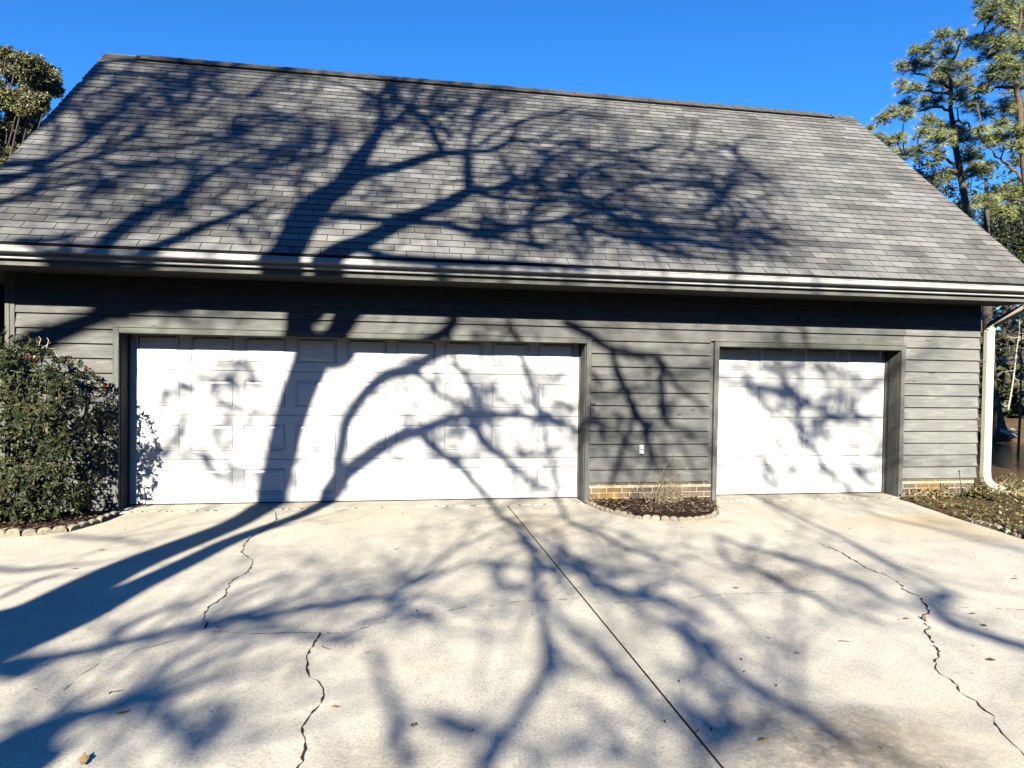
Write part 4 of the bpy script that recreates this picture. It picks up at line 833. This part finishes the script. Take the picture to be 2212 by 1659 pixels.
# --- leaves and twigs lying on the drive
def fallen(n, x, y, l, w, ang, mat, lab, curl=.4, tilt=0):
    l *= .85; w *= .85; p = onZ(n, x, y, .006); b = MB(); N = 7; vs = []; fs = []
    for i in range(N):
        t = i/(N-1); ww = w*.5*max(.04, math.sin(math.pi*min(1, t*1.05))**.8)*(1+.25*math.sin(i*2.3)); zc = curl*l*(t-.5)**2
        vs += [(-ww, (t-.5)*l, zc+curl*ww*.8), (0, (t-.5)*l, zc), (ww*.9, (t-.5)*l, zc+curl*ww*.9)]
    for i in range(N-1): fs += [(i*3, i*3+1, i*3+4, i*3+3), (i*3+1, i*3+2, i*3+5, i*3+4)]
    o = b.add(vs, fs).obj('fallen_leaf', mat, label=lab, cat='leaf', group='dry leaves lying on the drive', smooth=True); md = o.modifiers.new('thickness', 'SOLIDIFY'); md.thickness = .0008
    o.location = p; o.rotation_euler = (tilt, 0, ang)
fallen(7, 545, 1615, .085, .045, .3, TANL, 'large curled tan leaf on the concrete at the lower left', .8, .25)
fallen(7, 795, 1300, .075, .022, -1.1, DRYL, 'narrow brown leaf on the lower left concrete', .3)
fallen(9, 525, 1480, .075, .04, -1.3, TANL, 'tan leaf beside the brown stain near the straight joint', .3)
fallen(9, 1450, 690, .06, .025, -1.5, DRYL, 'brown leaf just left of the jagged crack', .3); fallen(9, 1560, 692, .07, .045, .4, DRYL, 'reddish brown leaf standing up in the jagged crack', .6, .9)
fallen(9, 1880, 657, .085, .022, -1.5, DRYL, 'long narrow brown leaf right of the jagged crack', .2); fallen(9, 1952, 736, .045, .035, .3, DRYL, 'small round brown leaf right of the jagged crack', .5); fallen(9, 1997, 960, .055, .042, .9, DRYL, 'lowest broad brown leaf right of the jagged crack', .5)
fallen(9, 345, 492, .07, .025, -1.5, DRYL, 'brown leaf near the centre of the right slab', .3); fallen(7, 660, 246, .07, .02, -1.5, DRYL, 'thin brown leaf on the concrete near the shrub bed', .2); fallen(7, 486, 366, .08, .016, -1.5, DRYL, 'thin brown leaf lying by the tree shadow', .2)
fallen(8, 468, 1386, .045, .03, -.6, DRYL, 'small curled brown leaf near the middle of the lower drive', .9); fallen(9, 2150, 432, .06, .02, 1.2, DRYL, 'brown leaf near the right edge of the drive', .4); fallen(7, 2168, 1265, .05, .025, 1.2, TANL, 'small tan leaf right of the left hand crack', .6); fallen(9, 740, 914, .05, .03, 1.4, TANL, 'pale leaf in the middle of the right slab', .2)
def twig(n, pts, lab):
    P = [onZ(n, x, y, .005) for x, y in pts]; q, r_ = smooth(P, [.003, *[.0026]*(len(P)-2), .0015]); MB().tube(q, r_, 5).obj('twig', TWIG, label=lab, cat='twig', group='twigs on the drive')
twig(7, ((705,1175),(720,1165),(760,1160),(795,1152)), 'bent dark twig on the lower left concrete'); twig(7, ((692,645),(718,636)), 'short dark twig inside the left tree shadow'); twig(7, ((2085,868),(2105,878),(2138,887)), 'short twig right of the left hand crack'); twig(9, ((545,810),(568,818)), 'short twig on the middle of the right slab')
twig(9, ((1012,833),(1050,836),(1085,838)), 'long straight thin twig on the right slab'); twig(8, ((345,242),(376,234)), 'short dark twig below the wide door'); twig(7, ((1400,742),(1432,750)), 'short twig by the fork of the left hand crack'); twig(9, ((85,1425),(107,1408)), 'short twig touching the straight joint')
rr = random.Random(77); db = MB()
for i in range(330):
    x = rr.uniform(-.6, 9.4); y = -rr.uniform(0, 1)**1.4*6.2-.12
    if inpoly(x, y, lpoly) or inpoly(x, y, cpoly) or (x > 8.6 and y > -2.6 and x > 9.6+(y+.2)*-.1-0.0): continue
    s_ = rr.choice((.002,.002,.003,.003,.004,.006)); a_ = rr.uniform(0, 3.14); c_, d_ = math.cos(a_), math.sin(a_); e = s_*rr.uniform(1, 3); h_ = s_*.8
    db.add([(x-c_*e, y-d_*e, .004),(x-d_*s_, y+c_*s_, .004),(x+c_*e, y+d_*e, .004),(x+d_*s_, y-c_*s_, .004),(x, y, .004+h_)], [(0,1,4),(1,2,4),(2,3,4),(3,0,4)])
for x0, x1 in ((.05, 5.4), (7.25, 9.8)):
    for i in range(int((x1-x0)*16)):
        x = rr.uniform(x0, x1); y = -.10+rr.gauss(0, .008); s_ = rr.uniform(.004, .014)
        db.add([(x-s_*1.6, y, .003),(x, y+s_*.6, .003),(x+s_*1.6, y, .003),(x, y-s_*.6, .003),(x, y, .003+s_*.6)], [(0,1,4),(1,2,4),(2,3,4),(3,0,4)])
db.obj('debris', TWIG, kind='stuff', label='small specks of leaf and seed debris scattered on the concrete')
for n, x, y, lab in ((9,380,962,'round acorn cap on the right slab'),(9,185,1418,'dark acorn right of the straight joint'),(8,2187,1105,'acorn cap just right of the straight joint'),(8,2096,1366,'dark acorn close left of the straight joint'),(9,606,1132,'tiny dark acorn in the middle of the right slab'),(8,490,645,'dark acorn near the long cross crack')):
    p = onZ(n, x, y, .0); o = MB().tube([(0,0,.001),(0,0,.006),(0,0,.012),(0,0,.017)], [.003,.0055,.0045,.001], 9).obj('acorn', TWIG, smooth=True, label=lab, cat='acorn', group='acorns on the drive'); o.location = p
#@@FAR

# ================================================================== TREES, WOODS AND HOUSE BEYOND
def crown_leaves(mb, c, r, n, size, rr, tlo=.15, thi=.95, flat=.8, sub=7):
    subs = []
    for i in range(sub):
        d = rv(rr).normalized(); subs.append((c+Vector((d.x, d.y, d.z*flat))*r*rr.uniform(.35, .95), r*rr.uniform(.28, .5)))
    for i in range(n):
        q, sr = rr.choice(subs); d = rv(rr).normalized(); p = q+d*sr*rr.random()**.4
        ax = (d+rv(rr, .8)); nr = d+Vector((0, 0, .8))+rv(rr, .5); leaf(mb, p, ax, nr, size*rr.uniform(.6, 1.3), size*rr.uniform(.4, .6), min(1, max(0, rr.gauss((tlo+thi)/2, (thi-tlo)/3.5))))
def tuft(mb, p, d, L, rr, t, n=26):
    for i in range(n):
        e = (d*.55+rv(rr, .62)).normalized(); l = L*rr.uniform(.7, 1.15); sd = e.orthogonal().normalized()*.0095
        mb.add([p-sd, p+sd, p+e*l+Vector((0,0,-.12*l))], [(0,1,2)], 0, min(1, max(0, t+rr.gauss(0, .15))))
def pine(trunk, D, r0, limbs, clumps, seed, label, ntuft=1.0):
    rr = random.Random(seed); P = [atD(3, x, y, D) for x, y in trunk]; foot = Vector((P[0].x, P[0].y, terrain_h(P[0].x, P[0].y)-.2)); o = link('pine_tree', None, label=label, cat='tree', group='pines across the pond', loc=foot)
    P = [foot]+P; n = len(P); q, r_ = smooth(P, [r0*1.25]+[r0*(1-.85*i/(n-2)) for i in range(n-1)]); MB().tube([p-foot for p in q], r_, 10).obj('trunk', PBARK, o, smooth=True)
    ends = []
    for L in limbs:
        dd = rr.uniform(-1.0, 1.0); B = [atD(3, x, y, D+dd*i/(len(L)-1)) for i, (x, y) in enumerate(L)]; qq, rb_ = smooth(B, [.055*(1-.75*i/(len(B)-1)) for i in range(len(B))]); qq = [p+rv(rr, .03) for p in qq]
        MB().tube([p-foot for p in qq], rb_, 6).obj('branch', PBARK, o, smooth=True); ends += qq
    nd = MB(); tw = MB()
    for x, y, rad in clumps:
        dz = rr.uniform(-1.3, 1.3); c = atD(3, x, y, D+dz); rm = rad/K/FPX*D; allp = ends+q; near_ = min(allp, key=lambda p: (p-c).length)
        tw.tube([near_-foot, near_.lerp(c, .6)+rv(rr, .1)-foot, c-foot], [.025,.018,.01], 5, cap=False); k = int(ntuft*(14+200*rm*rm)); t0 = rr.uniform(.3, .75)
        for i in range(k):
            d = rv(rr).normalized(); d = (d+Vector((0,-.1,.35))).normalized(); p = c+Vector((d.x*rm, d.y*rm*.9, d.z*rm*.85))*rr.random()**.45
            tw.tube([c.lerp(p, .15)-foot, p-foot], [.008,.005], 3, cap=False); tuft(nd, p-foot, (p-c).normalized()*.6+Vector((0,0,.5)), rr.uniform(.18, .28), rr, t0+rr.gauss(0, .12), 34)
    nd.obj('needles', PINEN, o, kind='stuff'); tw.obj('twigs', PBARK, o, kind='stuff'); return o
pine([(1850,1750),(1840,1400),(1800,1120),(1770,960),(1750,800),(1735,700),(1740,580),(1720,420),(1690,330),(1680,220)], 24, .135,
     [[(1770,1070),(1690,1020),(1600,990),(1480,975),(1400,985)],[(1735,720),(1640,700),(1480,720),(1280,775)],[(1740,570),(1600,500),(1480,460),(1400,440)],[(1740,610),(1600,590),(1480,570),(1400,560)],[(1800,1110),(1700,1100),(1600,1140)],[(1750,800),(1840,790),(1880,870)],[(1720,420),(1790,330),(1800,230)],[(1740,640),(1820,600),(1870,560)],[(1770,960),(1660,880),(1560,860)],[(1800,1120),(1900,1080),(1960,1100)]],
     [(1680,240,60),(1790,230,50),(1500,330,45),(1580,330,60),(1700,340,70),(1420,440,55),(1500,430,55),(1590,430,70),(1690,470,90),(1790,450,70),(1850,420,50),(1420,560,50),(1500,580,50),(1660,540,80),(1780,560,90),(1850,530,50),(1450,680,60),(1560,670,60),(1640,660,55),(1360,740,60),(1290,770,50),(1450,740,50),(1800,650,80),(1860,700,50),(1600,800,70),(1550,870,60),(1680,830,60),(1790,830,50),(1660,920,90),(1780,900,70),(1850,900,60),(1400,900,50),(1340,940,60),(1260,900,45),(1420,1000,60),(1520,1000,70),(1640,1010,60),(1850,1040,70),(1900,1120,70),(1640,1160,80),(1760,1130,60),(1960,1100,60),(1210,840,30)],
     61, 'pine with the left leaning crown beyond the right roof edge')
pine([(2330,1900),(2262,1400),(2222,1150),(2200,900),(2185,700),(2160,560),(2150,400),(2180,200),(2200,40)], 22, .15,
     [[(2205,1170),(2120,1080),(2030,1000),(1930,900),(1850,790)],[(2160,560),(2060,570),(1960,600),(1890,595)],[(2150,420),(2060,370),(1980,330),(1900,300)],[(2180,200),(2060,150),(1960,90),(1900,40)],[(2200,900),(2130,830),(2050,800)],[(2160,560),(2250,480),(2330,430)],[(2215,1300),(2120,1290),(2000,1290)]],
     [(1920,20,70),(2000,60,80),(2100,30,90),(2200,20,90),(1950,110,60),(2060,140,80),(2160,120,90),(2230,180,90),(1880,280,60),(1960,290,80),(2050,290,90),(2150,300,100),(2230,330,90),(1990,370,70),(2080,430,90),(2170,470,110),(1990,500,70),(2060,520,90),(2150,600,80),(1920,580,50),(1900,680,55),(1960,740,60),(2070,700,70),(2150,720,90),(2220,760,90),(2040,820,60),(1940,850,40),(1960,920,80),(2060,910,80),(2170,880,90),(2130,960,70),(2040,1260,80),(1960,1320,70),(2120,1260,80),(2200,1240,70),(2160,1060,50),(2080,1380,60)],
     62, 'tall pine at the right edge of the picture')
def broad(base_tile, D, trunk_r, blobs, seed, label, mat, size, per, group=None, n=3, name='broadleaf_tree', bark=BARK, lo=.15, hi=.95):
    rr = random.Random(seed); C = [(atD(n, x, y, D+rr.uniform(-1.4, 1.4)*D/20), r_/K/FPX*D) for x, y, r_ in blobs]; b0 = atD(n, *base_tile, D); foot = Vector((b0.x, b0.y, terrain_h(b0.x, b0.y)-.1))
    o = link(name, None, label=label, cat='tree', group=group, loc=foot); top = max(c.z for c, _ in C); mid = Vector((b0.x, b0.y, foot.z+(top-foot.z)*.55)); T = MB(); Bm = MB()
    T.tube([Vector((0,0,0)), (mid-foot)*.5+rv(rr, .1), mid-foot], [trunk_r*1.3, trunk_r, trunk_r*.7], 10); T.obj('trunk', bark, o, smooth=True); L = MB()
    for c, r_ in C:
        s_ = foot.lerp(mid, rr.uniform(.5, 1)); Bm.tube([s_-foot, s_.lerp(c, .5)+Vector((0,0,-.2))+rv(rr, .15)-foot, c-foot], [trunk_r*.2, trunk_r*.12, .012], 6, cap=False)
        for i in range(4): Bm.tube([c-foot, c+rv(rr, r_*.5)-foot], [.02,.006], 4, cap=False)
        crown_leaves(L, c-foot, r_, int(per*max(.3, r_)**2), size, rr, lo, hi)
    Bm.obj('branches', bark, o, kind='stuff'); L.obj('crown', mat, o, kind='stuff'); return o
broad((-200,1900), 18, .22, [(40,350,80),(110,380,70),(200,440,110),(300,450,60),(340,500,70),(90,500,130),(350,580,60),(240,560,100),(130,640,120),(20,640,100),(300,660,60),(200,740,80),(60,760,100),(160,860,80),(40,900,100),(100,980,60),(-20,1050,90),(-150,420,130),(-200,600,160),(-150,800,160),(-300,500,150),(-100,1000,120),(-350,750,170),(140,760,70),(220,820,50),(20,820,90),(90,900,80),(-60,930,110),(40,1060,80),(120,1080,60),(250,700,60)],
      71, 'small leaved evergreen oak beyond the left roof edge', OAKL, .08, 11000, n=1, name='oak_tree')
broad((1900,2300), 30, .2, [(1560,1130,90),(1640,1180,110),(1750,1220,90),(1620,1060,60),(1880,1000,80),(1960,1080,80),(1850,1350,110),(1950,1420,110),(1900,1500,90),(1780,1330,60)], 72, 'dark broadleaf evergreen showing just above the right roof edge', DARKL, .16, 900, 'dark evergreens across the pond', lo=.1, hi=.8)
broad((2120,2300), 29, .2, [(2020,1480,120),(2120,1420,120),(2200,1460,120),(2060,1580,110),(2170,1580,120),(2120,1680,110),(2260,1600,140),(2000,1620,80)], 73, 'dark broadleaf evergreen behind the tall pine', DARKL, .16, 900, 'dark evergreens across the pond', lo=.1, hi=.8)
# the bank across the pond
def bank_tree():
    rr = random.Random(81); D = 24.3; base = atD(6, 2045, 1165, D); base.z = -.66; o = link('leaning_tree', None, label='leaning dark trunk with pale roots at the far waterline', cat='tree', loc=base)
    P = [atD(6, x, y, D) for x, y in ((2050,1190),(2030,1100),(2010,950),(1995,800),(1985,600),(1975,400),(1970,100),(1968,-500))]; q, r_ = smooth(P, [.42,.30,.24,.2,.18,.16,.14,.05]); MB().tube([p-base for p in q], r_, 10).obj('trunk', DBARK, o, smooth=True)
    for i in range(13):
        y0 = rr.uniform(1120, 1160); x1 = rr.uniform(2090, 2190); y1 = 1130+rr.uniform(10, 55); a_, b_ = atD(6, 2050, y0, D-.2), atD(6, x1, y1, D-rr.uniform(0, .8)); m_ = a_.lerp(b_, .5)+Vector((0, 0, rr.uniform(0, .12)))
        qq, rq = smooth([a_-base, m_+rv(rr, .04)-base, b_-base], [.06,.045,.02], 3); MB().tube(qq, rq, 6).obj('root', PALEB, o, smooth=True)
bank_tree()
def sapling(P, D, r0, seed, label, mat=PALEB, k=10, spread=.9):
    rr = random.Random(seed); Q = [atD(6, x, y, D) for x, y in P]; f = Q[0]; o = link('bare_sapling', None, label=label, cat='tree', group='bare saplings across the pond', loc=f); q, r_ = smooth(Q, [r0*(1-.7*i/(len(Q)-1)) for i in range(len(Q))]); MB().tube([p-f for p in q], r_, 6).obj('trunk', mat, o, smooth=True); b = MB()
    for i in range(k):
        p = q[rr.randrange(len(q)//3, len(q))]; d = Vector((rr.gauss(0, 1), rr.gauss(0, .5), rr.gauss(.25, .35))).normalized(); L = rr.uniform(.5, 1.4)*spread; pts = [p-f]
        for s_ in range(5): d = (d+rv(rr, .22)).normalized(); pts.append(pts[-1]+d*L/5)
        b.tube(pts, [r0*.4*(1-.16*s_) for s_ in range(6)], 4, cap=False)
        for m_ in range(3): s_ = rr.randint(1, 5); b.tube([pts[s_], pts[s_]+(d+rv(rr, .6)).normalized()*L*.4], [r0*.2, r0*.08], 3, cap=False)
    b.obj('branches', mat, o, kind='stuff')
sapling([(2108,1000),(2130,880),(2150,740),(2165,600),(2180,500),(2185,380)], 25, .035, 91, 'thin pale leaning sapling left of the far bank leaf patch'); sapling([(2330,900),(2290,760),(2180,690),(2050,670),(2000,690)], 23, .03, 92, 'bare pale branches hanging over the pond by the downspout', k=16); sapling([(2290,500),(2230,400),(2150,370),(2060,400),(2010,440)], 21, .03, 93, 'bare pale branches just under the right end of the gutter', k=16)
sapling([(2300,1150),(2250,900),(2200,640),(2150,520),(2080,470)], 28, .05, 94, 'reddish brown brushy sapling behind the downspout', TWIG, 26)
rr = random.Random(95); o = MB(); c = atD(6, 2195, 450, 20.5)
for i in range(16): tuft(o, c+rv(rr, .22), Vector((0,0,.6)), .28, rr, .75, 30)
pt = link('young_pine', None, label='bright green young pine top right of the downspout', cat='tree', loc=Vector((c.x, c.y, terrain_h(c.x, c.y)-.2)))
o.v = [tuple(Vector(v)-pt.location) for v in o.v]; o.obj('needles', PINEN, pt, kind='stuff'); MB().tube([Vector((0,0,0)), Vector((.05,0,(c.z-pt.location.z)*.5)), c-pt.location], [.05,.035,.012], 6).obj('trunk', PBARK, pt)
def woods(name, arcs, n, size, seed, label, mat=DARKL, lo=.0, hi=.75):
    rr = random.Random(seed); b = MB()
    for i in range(n):
        h0, h1, d0, d1, z1 = rr.choice(arcs); h = math.radians(rr.uniform(h0, h1)); d = rr.uniform(d0, d1); p = Vector((CAM.x+math.sin(h)*d, CAM.y+math.cos(h)*d, 0)); g = terrain_h(p.x, p.y)
        top = z1*(.65+.35*math.sin(h*23+d*.3)*math.sin(h*11)); p.z = g+top*rr.random()**.8
        leaf(b, p, rv(rr), rv(rr)+Vector((0,0,.7)), size*rr.uniform(.6, 1.4), size*rr.uniform(.4, .8), min(1, max(0, rr.gauss((lo+hi)/2, .22))))
    b.obj(name, mat, kind='stuff', label=label)
woods('woods', [(34, 62, 34, 44, 9), (34, 62, 36, 50, 6), (36, 60, 33.5, 37, 2.2)], 16000, .42, 101, 'dark shaded woods on the far side of the pond')
woods('woods', [(112, 262, 46, 58, 18)], 12000, 1.7, 102, 'unseen evergreen woods added behind the driveway to block low sky light')  # unseen, added to keep low sky light off the wall and roof
woods('woods', [(-75, -28, 40, 55, 7)], 4000, .9, 103, 'evergreen woods past the left end of the garage')
def sky_block_woods(x0, x1, y0, y1, h, n, seed, label):
    rr = random.Random(seed); b = MB()
    for i in range(n):
        x, y = rr.uniform(x0, x1), rr.uniform(y0, y1); g = max(terrain_h(x, y), -.6)
        leaf(b, Vector((x, y, g+h*(.75+.25*math.sin(y*.7))*rr.random()**.8)), rv(rr), rv(rr)+Vector((0,0,.7)), rr.uniform(.9, 1.9), rr.uniform(.6, 1.1), min(1, max(0, rr.gauss(.35, .22))))
    b.obj('woods', DARKL, kind='stuff', label=label)
sky_block_woods(-20, -14, -34, 0, 17, 6000, 104, 'unseen tall evergreen woods added left of the driveway to block sky light')  # unseen woods, added to cut the sky fill from the left
sky_block_woods(21, 27, -40, -11, 17, 6000, 105, 'unseen tall evergreen woods added right of the driveway to block sky light')  # added out of view as well, cuts the sky fill from the right
for i, (x, y, r_, h_) in enumerate(((2085, 900, .10, 9), (2130, 900, .14, 11), (2185, 900, .12, 10), (2215, 900, .16, 12), (2160, 900, .08, 8))):
    D = 31+i*1.3; p = atD(6, x, y, D); f = Vector((p.x, p.y, terrain_h(p.x, p.y)-.2)); o = link('woodland_tree', None, label=f'{ORD[i]} nearest dark tree trunk in the woods across the pond', cat='tree', group='dark trunks in the far woods', loc=f)
    MB().tube([Vector((0,0,0)), Vector((rr.gauss(0, .2), 0, h_*.5)), Vector((rr.gauss(0, .4), 0, h_))], [r_*1.3, r_, r_*.4], 8).obj('trunk', DBARK, o, smooth=True); L = MB(); crown_leaves(L, Vector((0,0,h_*.85)), 2.2, 900, .28, rr, .0, .7); L.obj('crown', DARKL, o, kind='stuff')
# unseen evergreens, added on the near shore to shade the far bank
for i, (x, y, h_) in enumerate(((17.6, -6.3, 13), (23.5, -9.5, 13))):
    f = Vector((x, y, terrain_h(x, y)-.2)); o = link('shade_evergreen', None, label=f'{ORD[i]} unseen dense evergreen added on the near shore to shade the far bank', cat='tree', group='unseen evergreens added for shade', loc=f)
    MB().tube([Vector((0,0,0)), Vector((.1,0,h_*.5)), Vector((0,0,h_*.95))], [.35,.25,.06], 10).obj('trunk', BARK, o, smooth=True); L = MB()
    for k in range(20): crown_leaves(L, Vector((rr.gauss(0, .9), rr.gauss(0, .9), rr.uniform(h_*.35, h_*.98))), 1.6, 420, .55, rr, .0, .8)
    L.obj('crown', DARKL, o, kind='stuff')
b = MB()
for i in range(900):
    p = atD(6, rr.uniform(2130, 2400), 1000, rr.uniform(29.5, 33)); leaf(b, Vector((p.x, p.y, terrain_h(p.x, p.y)+.03)), rv(rr), Vector((0,0,1))+rv(rr, .4), .12, .08, rr.uniform(.75, 1))
b.obj('fallen_leaves', COVER, kind='stuff', label='patch of orange brown fallen leaves on the far bank')
# house wing glimpsed past the left corner
H = link('house', None, label='dark shaded house wing just past the left corner of the garage', cat='house', loc=(-5.2, 3.5, 0)); hw = MB().box(-3.5, 3.2, .02, 4, -.2, 2.85).obj('wall', SIDE, H)
for k in range(16): MB().prof([(-.012, -.1+k*.18), (.018, -.1+k*.18), (.018, .1+k*.18), (.008, .1+k*.18)], -3.5, 3.2).obj('siding_board', SIDE, hw)
MB().add([(-4,-2.4,2.95),(3.3,-2.4,2.95),(3.3,2,3.5),(-4,2,3.5),(-4,-2.4,2.8),(3.3,-2.4,2.8),(3.3,4.5,2.95),(-4,4.5,2.95)], [(0,1,2,3),(3,2,6,7),(0,4,5,1),(4,7,6,5),(1,5,6,2),(0,3,7,4)]).obj('roof', CAPM, H)
